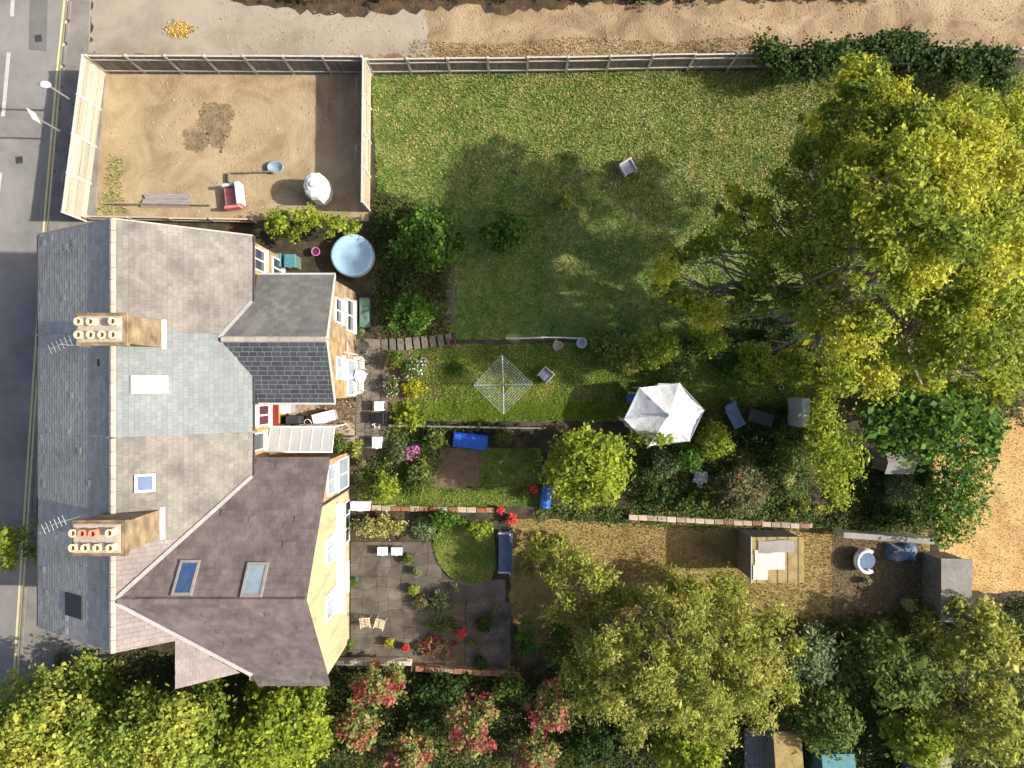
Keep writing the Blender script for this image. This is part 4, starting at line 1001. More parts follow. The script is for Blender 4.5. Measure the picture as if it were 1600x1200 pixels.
MISC = [
 # name, label, px, py, rx, ry, h, foliage, n, cr, L, W
 ('dark_shrub', 'dark green shrub between red shrubs below slab terrace', 690, 1078, 50, 26, 1.8, 'dark', 9, .4, .15, .1),
 ('dark_shrub', 'dark shrub right of lime dotted red shrub at lower edge', 930, 1165, 60, 45, 2.2, 'dark', 10, .5, .16, .1),
 ('dark_shrub', 'dark green shrub under the middle of the red row', 660, 1125, 36, 26, 1.6, 'dark', 7, .35, .15, .1),
 ('mid_shrub', 'green shrub below the end of reddish wall', 800, 1075, 36, 30, 1.6, 'mid', 8, .35, .15, .1),
 ('green_shrub', 'oval bright green clipped shrub right of slab terrace', 823, 995, 22, 36, 1.5, 'green', 8, .3, .10, .07),
 ('mid_shrub', 'olive shrub right of the oval clipped shrub', 872, 1010, 32, 40, 1.7, 'mid', 8, .35, .14, .09),
 ('silver_shrub', 'silvery green tree-like shrub right of the feathery tree', 1265, 1025, 60, 50, 3.4, 'silver', 14, .5, .17, .09),
 ('dark_tree', 'dark green broad tree between silvery shrub and right corner', 1395, 1050, 90, 66, 4.0, 'mid', 20, .65, .2, .13),
 ('mid_tree', 'olive-green tree below the straw field', 1530, 1000, 72, 66, 4.4, 'olive', 18, .6, .2, .12),
 ('lime_tree', 'lime-tinged tree in the bottom right corner', 1555, 1130, 72, 72, 4.4, 'olive', 18, .6, .2, .12),
 ('mid_tree', 'grey-green tree at the bottom edge right of grey decking', 1290, 1130, 62, 60, 3.4, 'mid', 14, .55, .18, .1),
 ('green_tree', 'green tree at the bottom edge left of grey decking', 1080, 1180, 70, 40, 3.4, 'lime', 14, .55, .2, .13),
 ('mid_tree', 'dull green tree at the bottom edge beside lime-tinged corner tree', 1440, 1150, 60, 56, 3.6, 'lime', 14, .55, .18, .12),
 ('olive_bush', 'long olive-lime bush between bare yard and round blue pool', 482, 350, 88, 28, 1.9, 'lime', 16, .38, .13, .09),
 ('round_bush', 'large round shaded bush below the pale weathered fence', 668, 372, 62, 60, 2.6, 'green', 14, .5, .17, .11),
 ('round_bush', 'bright green shaded bush right of large round bush', 793, 362, 42, 42, 2.0, 'green', 10, .42, .16, .11),
 ('round_bush', 'dark green bush beside the stepping slabs', 640, 488, 46, 38, 1.8, 'green', 10, .42, .15, .10),
 ('dark_shrub', 'small dark shrub between blue pool and round bush', 604, 350, 18, 26, 1.2, 'dark', 5, .28, .13, .09),
 ('dark_shrub', 'dark straggly shrub above stepping slabs near blue pool', 622, 440, 24, 18, 1.1, 'dark', 6, .28, .13, .09),
 ('yellow_shrub', 'small yellow-green shrub in the tree shade on large lawn', 878, 310, 22, 20, 1.2, 'olive', 6, .3, .14, .09),
 ('gold_bush', 'round golden-lime bush left of brown soil bed', 603, 762, 25, 28, 1.5, 'lime', 8, .32, .10, .07),
 ('mid_shrub', 'grey-green shrub above the brown soil bed, near houses', 655, 740, 26, 28, 1.1, 'mid', 8, .3, .12, .08),
 ('mid_shrub', 'pale shrub left of magenta flowers', 622, 705, 18, 24, 1.0, 'silver', 6, .25, .11, .07),
 ('mid_shrub', 'leafy shrub between magenta flowers and blue tarpaulin', 680, 685, 22, 24, 1.0, 'mid', 7, .28, .12, .08),
 ('lime_shrub', 'lime shrub at the corner of the middle lawn near the black bin', 640, 655, 30, 22, .9, 'lime', 7, .28, .12, .08),
 ('mid_shrub', 'small green shrub right of blue tarpaulin', 788, 685, 18, 14, .8, 'mid', 5, .25, .11, .08),
 ('dark_shrub', 'low dark planting along the low dark fence', 735, 668, 70, 9, .7, 'dark', 12, .22, .11, .07),
 ('lime_hedge', 'narrow lime hedge joining the lime tree to white gazebo', 1018, 683, 44, 14, 2.5, 'lime', 12, .34, .12, .08),
 ('round_bush', 'pale lime rounded bush right of white gazebo', 1118, 690, 30, 33, 2.6, 'lime', 12, .4, .10, .07),
 ('round_bush', 'green rounded bush below white gazebo corner', 1075, 715, 26, 26, 2.0, 'green', 8, .36, .11, .07),
 ('silver_shrub', 'silvery shrub below white gazebo beside lime tree', 1040, 725, 23, 28, 1.6, 'silver', 8, .32, .12, .07),
 ('rust_bush', 'large rounded bush with rust-red patches above the low stone wall', 1156, 765, 50, 46, 2.2, 'rust', 14, .45, .12, .08),
 ('mid_shrub', 'green shrub left of rust-red bush', 1090, 785, 40, 20, 1.2, 'mid', 8, .32, .12, .08),
 ('dark_shrub', 'dark shrub between silvery shrub and stone wall', 1028, 772, 34, 26, 1.2, 'dark', 8, .32, .13, .09),
 ('olive_bush', 'olive shrub in the shade left of tall lime conifer', 1225, 715, 26, 44, 1.6, 'mid', 9, .36, .13, .08),
 ('dark_shrub', 'dark shrub on the shaded ground right of lime round bush', 1190, 690, 36, 20, 1.1, 'dark', 8, .32, .13, .09),
 ('mid_shrub', 'pale planting along the stone wall under lime conifer', 1265, 795, 44, 12, .8, 'olive', 8, .25, .12, .08),
 ('silver_shrub', 'silvery white-flecked shrub left of field hedge', 1410, 760, 26, 28, 1.8, 'silver', 8, .34, .13, .08),
 ('dark_shrub', 'dark shrub below the silvery white-flecked one', 1400, 805, 44, 20, 1.2, 'dark', 8, .34, .13, .09),
 ('dark_shrub', 'dark undergrowth below bright green broad-leaved tree', 1440, 740, 30, 26, 1.6, 'dark', 7, .36, .14, .09),
 ('variegated_hedge', 'pale variegated hedge above the paved patio by the house', 590, 824, 54, 20, 1.4, 'varieg', 12, .32, .11, .07),
 ('silver_shrub', 'grey-green shrub at the right end of variegated hedge', 662, 830, 26, 22, 1.3, 'silver', 7, .3, .12, .08),
 ('mid_shrub', 'leafy green shrub above the round lawn', 700, 812, 34, 18, 1.3, 'green', 8, .32, .13, .09),
 ('lime_shrub', 'bright lime shrub at the right edge of round lawn', 748, 830, 24, 20, 1.1, 'lime', 6, .3, .12, .08),
 ('silver_shrub', 'white-green plant clump in the patio flower bed', 688, 945, 26, 24, .9, 'silver', 7, .26, .11, .07),
 ('mid_shrub', 'low green plants beside the slab terrace', 690, 978, 34, 14, .6, 'mid', 7, .22, .11, .07),
 ('red_flowers', 'red flowering bed plants left of the slab terrace', 678, 1012, 38, 18, .55, 'rust', 9, .2, .10, .07),
 ('lime_bush', 'sunlit lime bush in front of the terrace by the street', 30, 852, 26, 48, 4.2, 'lime', 12, .45, .14, .1),
 ('olive_shrub', 'olive shrub at the left edge of the dry lawn', 850, 870, 46, 44, 1.8, 'olive', 9, .42, .16, .1),
 ('mid_shrub', 'green climber at the end of the glass lean-to', 528, 690, 18, 22, 1.6, 'mid', 6, .28, .11, .07),
 ('mid_shrub', 'small green plants beside the back door of purple-roofed house', 556, 700, 16, 18, .9, 'olive', 5, .22, .11, .07),
]
for k_, (nm, lb, px, py, rx, ry, h, fo, n_, cr_, L_, W_) in enumerate(MISC):
    cat = 'tree' if nm.endswith('tree') else ('hedge' if 'hedge' in nm else ('flowers' if 'flowers' in nm else 'shrub'))
    kw = {}
    if nm == 'red_flowers': kw['flowers'] = (F['flower_red'], 120, .09)
    shrub(nm, lb, px, py, rx, ry, h, fo, cat=cat, n=n_, cr=cr_, seed=200 + k_ * 3, dens=(620 if h > 3 else 900) * (.15 / L_) ** .8, L=L_, W=W_, shell=.35, **kw)
# ivy hedge over the upper right fence
cl = []
for i in range(46):
    t_ = i / 45; px = 1195 + 375 * t_; py = 84 + 10 * math.sin(t_ * 9) + (18 * max(0, t_ - .5) if i % 2 else 0)
    z = 1.5 + .6 * math.sin(i * 1.7) ** 2; p = P(px, py + R.uniform(-10, 14), z); cl.append((p.x, p.y, z, R.uniform(.45, .8), R.uniform(.4, .6)))
for i in range(10):
    p = P(1560 + R.uniform(-18, 10), 90 + i * 5, 1.5); cl.append((p.x, p.y, 1.5, .5, .45))
plant('ivy_hedge', 'dark green ivy hedge smothering the upper right fence end', 'hedge', (P(1380, 95).x, P(1380, 95).y, 0), cl, F['dark'], dens=800, L=.15, W=.11, seed=60, shell=.35, limbs=False)
# bank planting at the top edge
cl = []
for i in range(40):
    p = P(380 + i * 26, -26 + R.uniform(-12, 8), .8); cl.append((p.x, p.y, R.uniform(.3, .9), R.uniform(.35, .6), .35))
plant('bank_scrub', 'dark scrub along the bank at the top edge', 'hedge', (P(800, -30).x, P(800, -30).y, 0), cl, F['dark'], dens=500, L=.16, W=.1, seed=61, shell=.35, limbs=False)

def cover(name, label, pp, n, hmax, fm, seed, L=.13, W=.085, patch=.5):
    rng = np.random.default_rng(seed); poly = wpoly(pp); xs = [p[0] for p in poly]; ys = [p[1] for p in poly]
    m = int(n / 14); cx = rng.uniform(min(xs), max(xs), m * 3); cy = rng.uniform(min(ys), max(ys), m * 3); k = inside(poly, cx, cy); cx, cy = cx[k][:m], cy[k][:m]
    ch = hmax * rng.random(len(cx)) ** 1.5; idx = rng.integers(0, len(cx), n)
    p = np.stack([cx[idx] + rng.normal(0, .16, n), cy[idx] + rng.normal(0, .16, n), .02 + ch[idx] * rng.random(n)], 1)
    nm = rng.normal(0, .5, (n, 3)) + np.array([0, 0, 1.]); nm /= np.linalg.norm(nm, axis=1)[:, None]
    ax = rng.normal(size=(n, 3)); ax -= nm * (ax * nm).sum(1)[:, None]; ax /= np.linalg.norm(ax, axis=1)[:, None]; sd_ = np.cross(nm, ax)
    l = L * rng.uniform(.5, 1.3, n)[:, None] * .5; w_ = W * rng.uniform(.5, 1.3, n)[:, None] * .5
    v = np.stack([p - ax * l, p + sd_ * w_, p + ax * l, p - sd_ * w_], 1); v[:, :, 2] = np.maximum(v[:, :, 2], .015)
    return props(link(name, np_mesh(name, v, 4), fm), label, 'ground cover', kind='stuff')
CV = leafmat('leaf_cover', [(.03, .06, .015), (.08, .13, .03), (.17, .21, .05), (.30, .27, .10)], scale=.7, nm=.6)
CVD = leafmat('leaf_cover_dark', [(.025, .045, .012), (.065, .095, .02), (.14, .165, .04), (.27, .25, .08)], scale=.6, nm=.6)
cover('ground_cover', 'mixed low planting between the shrubs of the flower garden', [(612, 668), (700, 672), (690, 700), (670, 765), (560, 770), (560, 735), (606, 715)], 9000, .45, CV, 401)
cover('ground_cover', 'low dark planting around the rust-red bush', [(985, 700), (1260, 690), (1260, 810), (985, 800)], 26000, .55, CV, 402)
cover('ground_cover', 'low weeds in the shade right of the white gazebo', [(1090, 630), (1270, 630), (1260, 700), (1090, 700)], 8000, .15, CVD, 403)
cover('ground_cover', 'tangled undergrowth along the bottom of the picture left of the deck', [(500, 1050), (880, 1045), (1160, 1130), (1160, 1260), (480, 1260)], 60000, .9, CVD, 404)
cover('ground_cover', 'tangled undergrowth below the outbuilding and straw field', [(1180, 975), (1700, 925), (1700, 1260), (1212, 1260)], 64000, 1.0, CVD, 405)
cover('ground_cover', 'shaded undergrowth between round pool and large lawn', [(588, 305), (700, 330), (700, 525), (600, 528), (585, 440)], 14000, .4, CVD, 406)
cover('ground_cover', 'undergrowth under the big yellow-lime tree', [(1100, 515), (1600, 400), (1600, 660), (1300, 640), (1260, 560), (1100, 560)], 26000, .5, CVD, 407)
cover('ground_cover', 'undergrowth left of the field hedge', [(1300, 700), (1460, 720), (1450, 825), (1300, 820)], 12000, .6, CVD, 408)
cover('ground_cover', 'leafy strip along the low pinkish stone wall', [(840, 790), (990, 798), (1260, 805), (1440, 822), (1440, 832), (980, 815), (840, 806)], 6000, .35, CV, 409)
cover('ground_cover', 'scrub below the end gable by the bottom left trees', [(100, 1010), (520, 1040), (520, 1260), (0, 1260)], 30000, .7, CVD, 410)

# sharp planting of the middle garden
shrub('leafy_shrub', 'dark leafy shrub with red berries at the corner of crazy paving', 617, 562, 17, 18, 1.0, 'green', n=9, cr=.24, seed=71, dens=1500, L=.10, W=.07, flowers=(F['flower_red'], 25, .05))
shrub('leafy_shrub', 'pale leafy shrub with white flowers in the paving-side bed', 645, 578, 22, 18, .8, 'mid', n=9, cr=.24, seed=72, dens=1400, L=.11, W=.07, flowers=(F['flower_white'], 60, .07))
shrub('leafy_shrub', 'silver-dotted green shrub between paving and golden shrub', 612, 603, 15, 20, .9, 'mid', n=8, cr=.22, seed=73, dens=1500, L=.10, W=.06, flowers=(F['flower_white'], 24, .045))
shrub('golden_shrub', 'golden-yellow leafy shrub at the lower corner of paving-side bed', 645, 606, 22, 16, .8, 'gold', n=9, cr=.24, seed=74, dens=1500, L=.11, W=.07)
shrub('leafy_shrub', 'small green plant clump on the lawn left of rotary dryer', 712, 577, 16, 14, .35, 'green', n=7, cr=.2, seed=75, dens=1300, L=.11, W=.05)
BS = [('boundary_shrub', 'fine-leaved shrub right of the blue-grey bird bath', 948, 541, 30, 30, 1.7, 'mid', 13, .33, 76), ('boundary_shrub', 'twiggy shrub with bare stems in the middle-garden border', 985, 552, 34, 34, 1.5, 'olive', 14, .32, 77),
      ('boundary_shrub', 'broad green border shrub above the grassy clearing', 1028, 545, 38, 36, 2.2, 'lime', 15, .38, 78), ('boundary_shrub', 'drooping green border shrub reaching towards the gazebo', 1070, 556, 34, 38, 2.0, 'mid', 14, .36, 79),
      ('boundary_shrub', 'pale green border shrub under the big tree edge', 1104, 534, 34, 26, 2.2, 'lime', 12, .34, 80), ('boundary_shrub', 'dark glossy small-leaved border shrub', 1142, 566, 18, 28, 1.4, 'green', 9, .28, 81),
      ('boundary_shrub', 'bright lime border shrub with dead branch beside it', 1178, 566, 32, 35, 2.3, 'lime', 14, .36, 82), ('boundary_shrub', 'lime-green border shrub at the right end of middle garden', 1243, 575, 34, 36, 2.5, 'lime', 15, .38, 83),
      ('boundary_shrub', 'dark shaded shrub behind dead branch in the border', 1222, 522, 50, 14, 1.4, 'dark', 9, .36, 84)]
for nm, lb, px, py, rx, ry, h, fo, n_, cr_, sd_ in BS:
    shrub(nm, lb, px, py, rx * 1.06, ry * 1.05, h * 1.3, fo, n=n_ + 3, cr=cr_, seed=sd_, dens=1700, L=.13, W=.055, group='border shrubs of the middle garden', droop=.5, shell=.35)
# twigs in the border
tw = thing('cut_twigs', 'heap of pale cut twigs lying in the middle-garden border', 'twigs', P(970, 548))
mb = MB()
for i in range(60):
    p = P(968 + R.uniform(-26, 26), 548 + R.uniform(-18, 14), R.uniform(.9, 1.35)); a = R.uniform(0, 6.28); l = R.uniform(.25, .6)
    mb.tube([p, p + Vector((math.cos(a) * l, math.sin(a) * l, R.uniform(.0, .2)))], [.012, .006], 4, cap=False)
mb.build('twig_heap', M['bark_pale'], tw, fix=False)['kind'] = 'stuff'

# ------------------------------------------------------------------ furniture of the middle garden
# rotary dryer
c = P(787, 601, 0); zt = 1.75
t = thing('rotary_dryer', 'rotary clothes dryer with four grey arms and strung lines on the middle lawn', 'clothes dryer', (c.x, c.y, 0))
MB().tube([(c.x, c.y, 0), (c.x, c.y, zt + .12)], .025, 10).build('pole', M['metal'], t)
MB().lathe((c.x, c.y, zt - .35), [(.05, 0), (.06, .08), (.05, .16)], 12).build('hub', M['dark_grey'], t)
tips = []
for k, ang in enumerate((92, 1, 181, 271)):
    a = math.radians(ang); tip = Vector((c.x + math.cos(a) * 1.36, c.y + math.sin(a) * 1.36, zt + .08)); tips.append((a, tip))
    MB().tube([(c.x, c.y, zt - .25), tip], .022, 8).build('arm', M['metal'], t)
order = [0, 2, 3, 1]
for i in range(4):
    ta, tb = tips[order[i]][1], tips[order[(i + 1) % 4]][1]; ce = Vector((c.x, c.y, zt - .25))
    for k in range(7):
        f = 1 - k * .105
        p, q = ce.lerp(ta, f), ce.lerp(tb, f); m_ = (p + q) / 2 - Vector((0, 0, .03))
        MB().tube([p, m_, q], .0075, 5).build('line', M['alu'], t)
pegm = MB().box((0, 0, 0), (.035, .035, .08)).mesh('peg'); pegm.materials.append(M['white'])
for (px, py) in ((765, 577), (776, 585), (793, 567), (791, 588), (812, 584), (804, 592), (818, 593), (746, 599)):
    piece('clothes_peg', pegm, t, Matrix.Translation(P(px, py, zt)))
# square grey chairs
def tub_chair(label, px, py, rz, s=.62, group=None):
    q = P(px, py); t = thing('garden_chair', label, 'chair', (q.x, q.y, 0), group)
    Rz = Matrix.Rotation(rz, 4, 'Z')
    def bx(name, c_, d_, m): MB().box(q + (Rz @ Vector(c_)), d_, rz=rz, bev=.012).build(name, m, t)
    bx('seat', (0, 0, .36), (s - .1, s - .1, .08), M['grey_plastic'])
    bx('backrest', (0, s / 2 - .03, .42), (s, .05, .44), M['grey_light'])
    bx('side', (-s / 2 + .03, -.02, .36), (.05, s - .06, .30), M['grey_light']); bx('side', (s / 2 - .03, -.02, .36), (.05, s - .06, .30), M['grey_light'])
    for sx in (-1, 1):
        for sy in (-1, 1): bx('leg', (sx * (s / 2 - .07), sy * (s / 2 - .08), .16), (.05, .05, .32), M['grey_light'])
    return t
tub_chair('square grey garden seat with raised sides right of rotary dryer', 852, 586, math.radians(-42))
tub_chair('square grey seat alone at the shade edge of large lawn', 979, 266, math.radians(30), .66)
# white rail of poles
q0, q1, q2 = P(791, 528, .9), P(848, 527, .95), P(912, 529, .9)
t = thing('pole_rail', 'long thin white pole rail on posts along the middle lawn', 'rail', (q0.x, q0.y, 0))
MB().tube([q0, (q0 + q1) / 2 - Vector((0, .03, 0)), q1], .032, 8).build('pole', M['white_dull'], t); MB().tube([q1, (q1 + q2) / 2 + Vector((0, .02, 0)), q2], .032, 8).build('pole', M['white_dull'], t)
for q in (q0, q1, q2): MB().tube([(q.x, q.y, 0), (q.x, q.y, .98)], .045, 8).build('post', M['post'], t)
# planters and ornaments
def pot(label, px, py, r, h, m, name='plant_pot', cat='pot', soil=True, z=0, fl=None):
    q = P(px, py, z); t = thing(name, label, cat, (q.x, q.y, z))
    MB().lathe(q, [(r * .72, 0), (r * .95, h * .85), (r * 1.05, h * .85), (r * 1.05, h), (r * .88, h), (r * .86, h * .82)], 18).build('pot', m, t, smooth=False)
    if soil: MB().lathe((q.x, q.y, z + h * .78), [(r * .85, 0), (r * .84, .02)], 16).build('soil', M['ground'], t)
    if fl:
        v = leaf_cards([(q.x, q.y, z + h + r * .3, r * 1.15, r * .8)], 9000, .09, .06, np.random.default_rng(int(px + py)), 1.0, .3)
        o = link('foliage', np_mesh('foliage', v, 4), F[fl], t); o.data.transform(Matrix.Translation(-org(t)))
    return t
pot('terracotta pot at the right end of stepping slabs', 707, 535, .17, .3, M['terracotta'])
pot('orange-red pot beside the dead branch in the border', 1232, 546, .14, .28, M['terracotta'])
pot('pale round pot in the bed left of rotary dryer', 662, 564, .14, .2, M['stone'])
pot('small white pot near the dark folding chair', 572, 551, .09, .2, M['white_dull'])
pot('white pot at the shaded lower edge right of gazebo', 1218, 605, .11, .22, M['white_dull'])
pot('red pot at the top corner of the flower garden wall', 782, 795, .16, .3, M['red_paint'], fl='flower_red')
pot('pink pot at the right end of pots by the blue barrel', 820, 770, .17, .3, M['pink'], fl='mid')
pot('red geranium pot beside the blue barrel', 834, 763, .17, .3, M['red_paint'], fl='flower_red')
pot('white pot between rust-red bush and silvery shrub', 1090, 745, .28, .4, M['white_dull'], fl='flower_white')
pot('pinkish stone pot right of rust-red bush', 1224, 748, .24, .4, M['stone'], fl='varieg')
pot('terracotta pot in the patio bed beside white-green plants', 660, 938, .3, .3, M['terracotta'], fl='rust')
pot('red pot at the corner of the slab terrace', 722, 985, .18, .35, M['red_paint'], fl='flower_red')
pot('dark round pot on the slab terrace', 757, 970, .34, .4, M['dark_grey'], fl='dark')
pot('dark pot at the lower end of slab terrace', 752, 1030, .24, .4, M['dark_grey'], fl='dark')
pot('pink-red pot above the blue-grey bench', 800, 808, .2, .35, M['pink'], fl='flower_red')
pot('pink pot beside the house by the lean-to end', 568, 722, .17, .35, M['pink'], fl='rust')
q = P(907, 537); t = thing('bird_bath', 'blue-grey round bird bath at the end of pole rail', 'bird bath', (q.x, q.y, 0))
MB().lathe(q, [(.16, 0), (.14, .05), (.07, .1), (.06, .55), (.12, .62)], 14).build('pedestal', M['post'], t, smooth=True)
MB().lathe((q.x, q.y, .6), [(.1, 0), (.24, .06), (.26, .09), (.22, .09), (.10, .05)], 18).build('bowl', M['grey_light'], t, smooth=True)
MB().lathe((q.x, q.y, .66), [(.2, 0), (.19, .012)], 18).build('water', M['glass_pale'], t)
q = P(873, 540); t = thing('stone_planter', 'white curved stone planter on the grass under pole rail', 'planter', (q.x, q.y, 0))
mb = MB(); mb.lathe(q, [(.16, 0), (.2, .25), (.2, .3), (.14, .3), (.14, .2)], 16); mb.build('bowl', M['stone'], t)
mb = MB(); mb.tube([q + Vector((math.cos(a) * .24, math.sin(a) * .26, .18)) for a in [math.radians(d) for d in range(110, 260, 15)]], .055, 8); mb.build('curved_back', M['white_dull'], t)
for (px, py, lb) in ((590, 664, 'white wire ornament below the black bin on crazy paving'), (1121, 556, 'white iron ornament in the shaded border clearing')):
    q = P(px, py); t = thing('wire_ornament', lb, 'ornament', (q.x, q.y, 0)); mb = MB()
    for k in range(5):
        a = k * 1.2566
        mb.tube([q + Vector((math.cos(a) * .05, math.sin(a) * .05, .02)), q + Vector((math.cos(a) * .16, math.sin(a) * .16, .14)), q + Vector((math.cos(a + .5) * .2, math.sin(a + .5) * .2, .3))], .02, 6)
    mb.tube([q + Vector((math.cos(a) * .13, math.sin(a) * .13, .2)) for a in [k * .3927 for k in range(17)]], .018, 6)
    mb.build('scrolls', M['white'], t)
# white table and chairs
q = P(563, 587, .7); t = thing('round_table', 'white round metal patio table between two white chairs', 'table', (q.x, q.y, .05))
MB().lathe((q.x, q.y, .70), [(.27, 0), (.29, .01), (.29, .03), (.27, .035)], 24).build('table_top', M['white'], t)
for k in range(3):
    a = k * 2.094 + .4; MB().tube([(q.x + math.cos(a) * .05, q.y + math.sin(a) * .05, .7), (q.x + math.cos(a) * .08, q.y + math.sin(a) * .08, .35), (q.x + math.cos(a) * .25, q.y + math.sin(a) * .25, .05)], .014, 6).build('leg', M['white'], t)
def slat_chair(label, px, py, rz, m, group=None, s=.44):
    q = P(px, py, .4); t = thing('slatted_chair', label, 'chair', (q.x, q.y, .05), group)
    b = Vector((q.x, q.y, .05)); Rz = Matrix.Rotation(rz, 4, 'Z')
    W = lambda v: b + (Rz @ Vector(v))
    for k in range(6): MB().box(W((0, -s / 2 + .04 + k * (s - .08) / 5, .43)), (s, .045, .018), rz=rz).build('seat_slat', m, t)
    for k in range(4): MB().box(W((0, s / 2 + .02 + .03 * k, .52 + k * .1)), (s, .02, .05), rz=rz).build('back_slat', m, t)
    for sx in (-1, 1):
        x = sx * s / 2
        MB().tube([W((x, -s / 2, 0)), W((x, -s / 2, .62))], .013, 6).build('front_leg', m, t)
        MB().tube([W((x, s / 2 - .02, 0)), W((x, s / 2, .43)), W((x, s / 2 + .13, .9))], .013, 6).build('back_leg', m, t)
        MB().tube([W((x, -s / 2, .62)), W((x, s / 2 + .05, .64))], .016, 6).build('arm_rest', m, t)
    MB().tube([W((-s / 2, s / 2 + .13, .9)), W((0, s / 2 + .16, .92)), W((s / 2, s / 2 + .13, .9))], .014, 6).build('top_rail', m, t)
    return t
slat_chair('white slatted chair above the round white table', 563, 570, 0.05, M['white'], 'white patio chairs')
slat_chair('white slatted chair below the round white table', 562, 603, math.pi + .05, M['white'], 'white patio chairs')
slat_chair('dark folding chair with pale stripes by the wing corner', 567, 543, -.6, M['dark_grey'])
# white table and bin by the patio edge
q = P(595, 634); t = thing('square_table', 'small white square table at the edge of crazy paving', 'table', (q.x, q.y, .05))
MB().box((q.x, q.y, .5), (.46, .46, .05), bev=.015).build('table_top', M['white'], t)
for sx in (-1, 1):
    for sy in (-1, 1): MB().box((q.x + sx * .18, q.y + sy * .18, .265), (.05, .05, .43)).build('leg', M['white'], t)
def bin_(label, px, py, sx, sy, h, m, lid, rz=0, name='storage_bin', cat='bin'):
    q = P(px, py); t = thing(name, label, cat, (q.x, q.y, 0)); b = min(.04, sx * .1)
    mb = MB(); mb.box((q.x, q.y, h / 2), (sx, sy, h), rz=rz, bev=b); mb.build('body', m, t)
    Rz = Matrix.Rotation(rz, 4, 'Z')
    mb = MB(); mb.box((q.x, q.y, h + .03), (sx + .05, sy + .05, .06), rz=rz, bev=.02); l = mb.build('lid', lid, t)
    hp = q + (Rz @ Vector((0, -sy / 2 - .035, h + .02)))
    MB().box(hp, (sx * .3, .04, .04), rz=rz, bev=.01).build('handle', lid, l)
    return t
bin_('black lidded bin below the small white table', 596, 652, .40, .48, .55, M['black'], M['black'])
bin_('white box standing on paving below wire ornament', 592, 690, .42, .5, .5, M['white_dull'], M['white'])
bin_('long white-topped chest standing askew in the side passage', 511, 651, 1.05, .46, .62, M['grey_plastic'], M['white'], rz=math.radians(14), name='storage_chest', cat='chest')
bin_('white-topped cabinet against the rear wall under red canopy', 452, 636, .60, .5, .8, M['grey_plastic'], M['white'], name='cabinet', cat='cabinet')
bin_('dark grey wheelie bin left of the white-topped chest', 468, 657, .62, .5, 1.0, M['dark_grey'], M['dark_grey'], name='wheelie_bin')
bin_('black box in the passage corner left of wheelie bin', 446, 658, .36, .42, .5, M['black'], M['black'], name='storage_box', cat='box')
pot('green-rimmed tub at the passage corner', 437, 660, .24, .3, M['green_plastic'], name='tub', cat='tub')
q = P(488, 660); t = thing('cane_hoop', 'white hoop leaning between wheelie bin and chest', 'hoop', (q.x, q.y, 0))
MB().tube([q + Vector((math.cos(a) * .17, math.sin(a) * .2, .75 + .1 * math.sin(a))) for a in [k * .3927 for k in range(17)]], .016, 6).build('ring', M['white'], t)
MB().tube([q + Vector((.0, -.2, 0)), q + Vector((0, -.2, .68))], .016, 6).build('stake', M['white'], t)
# fallen leaves in the passage
rng = np.random.default_rng(5); n = 1400
pp = np.stack([rng.normal(-8.35, .75, n), rng.normal(-1.35, .38, n), np.full(n, .022) + rng.random(n) * .03], 1)
pp = pp[(pp[:, 0] > -10.5) & (pp[:, 0] < -7.4) & (pp[:, 1] > -2.7) & (pp[:, 1] < -.75)]; n = len(pp)
th = rng.uniform(0, 6.28, n); ax = np.stack([np.cos(th), np.sin(th), rng.normal(0, .25, n)], 1) * .05; sd2 = np.stack([-np.sin(th), np.cos(th), rng.normal(0, .25, n)], 1) * .03
props(link('fallen_leaves', np_mesh('fallen_leaves', np.stack([pp - ax, pp + sd2, pp + ax, pp - sd2], 1), 4), leafmat('leaf_dead', [(.06, .045, .03), (.16, .11, .06), (.28, .20, .10)], nm=.3, trans=.1)), 'brown fallen leaves scattered over the side passage', 'leaves', kind='stuff')

# glass lean-to beside house C
lx0, lx1, ly0, ly1 = -11.0, -8.1, EN2 + .02, -1.95
t = thing('glass_lean_to', 'white-framed glass lean-to between side passage and purple roof', 'lean-to', ((lx0 + lx1) / 2, (ly0 + ly1) / 2, 0))
zh, zl = 2.75, 2.25
nb_ = 6
for k in range(nb_ + 1):
    x = lx0 + (lx1 - lx0) * k / nb_
    MB().tube([(x, ly0, zh), (x, ly1, zl)], .035, 6).build('rafter', M['white'], t)
    MB().box((x, ly1, zl / 2), (.06, .06, zl)).build('post', M['white'], t)
for yy, zz in ((ly0 + .03, zh), (ly1, zl)): MB().box(((lx0 + lx1) / 2, yy, zz), (lx1 - lx0 + .1, .07, .08)).build('beam', M['white'], t)
MB().box(((lx0 + lx1) / 2, ly1, .9), (lx1 - lx0, .04, .06)).build('beam', M['white'], t)
for k in range(nb_):
    x0_ = lx0 + (lx1 - lx0) * k / nb_ + .04; x1_ = lx0 + (lx1 - lx0) * (k + 1) / nb_ - .04
    MB().slab([(x0_, ly0 + .06, zh), (x1_, ly0 + .06, zh), (x1_, ly1, zl + .03), (x0_, ly1, zl + .03)], .012).build('pane', M['poly'], t)
shrub('potted_plant', 'green potted plant inside the glass lean-to', 432, 700, 10, 14, 1.0, 'mid', n=5, cr=.2, seed=300, dens=1000, L=.1, W=.06)
pot('pink pot inside the glass lean-to', 450, 690, .18, .5, M['pink']); bin_('black box inside the glass lean-to', 462, 705, .4, .4, .6, M['black'], M['black'])

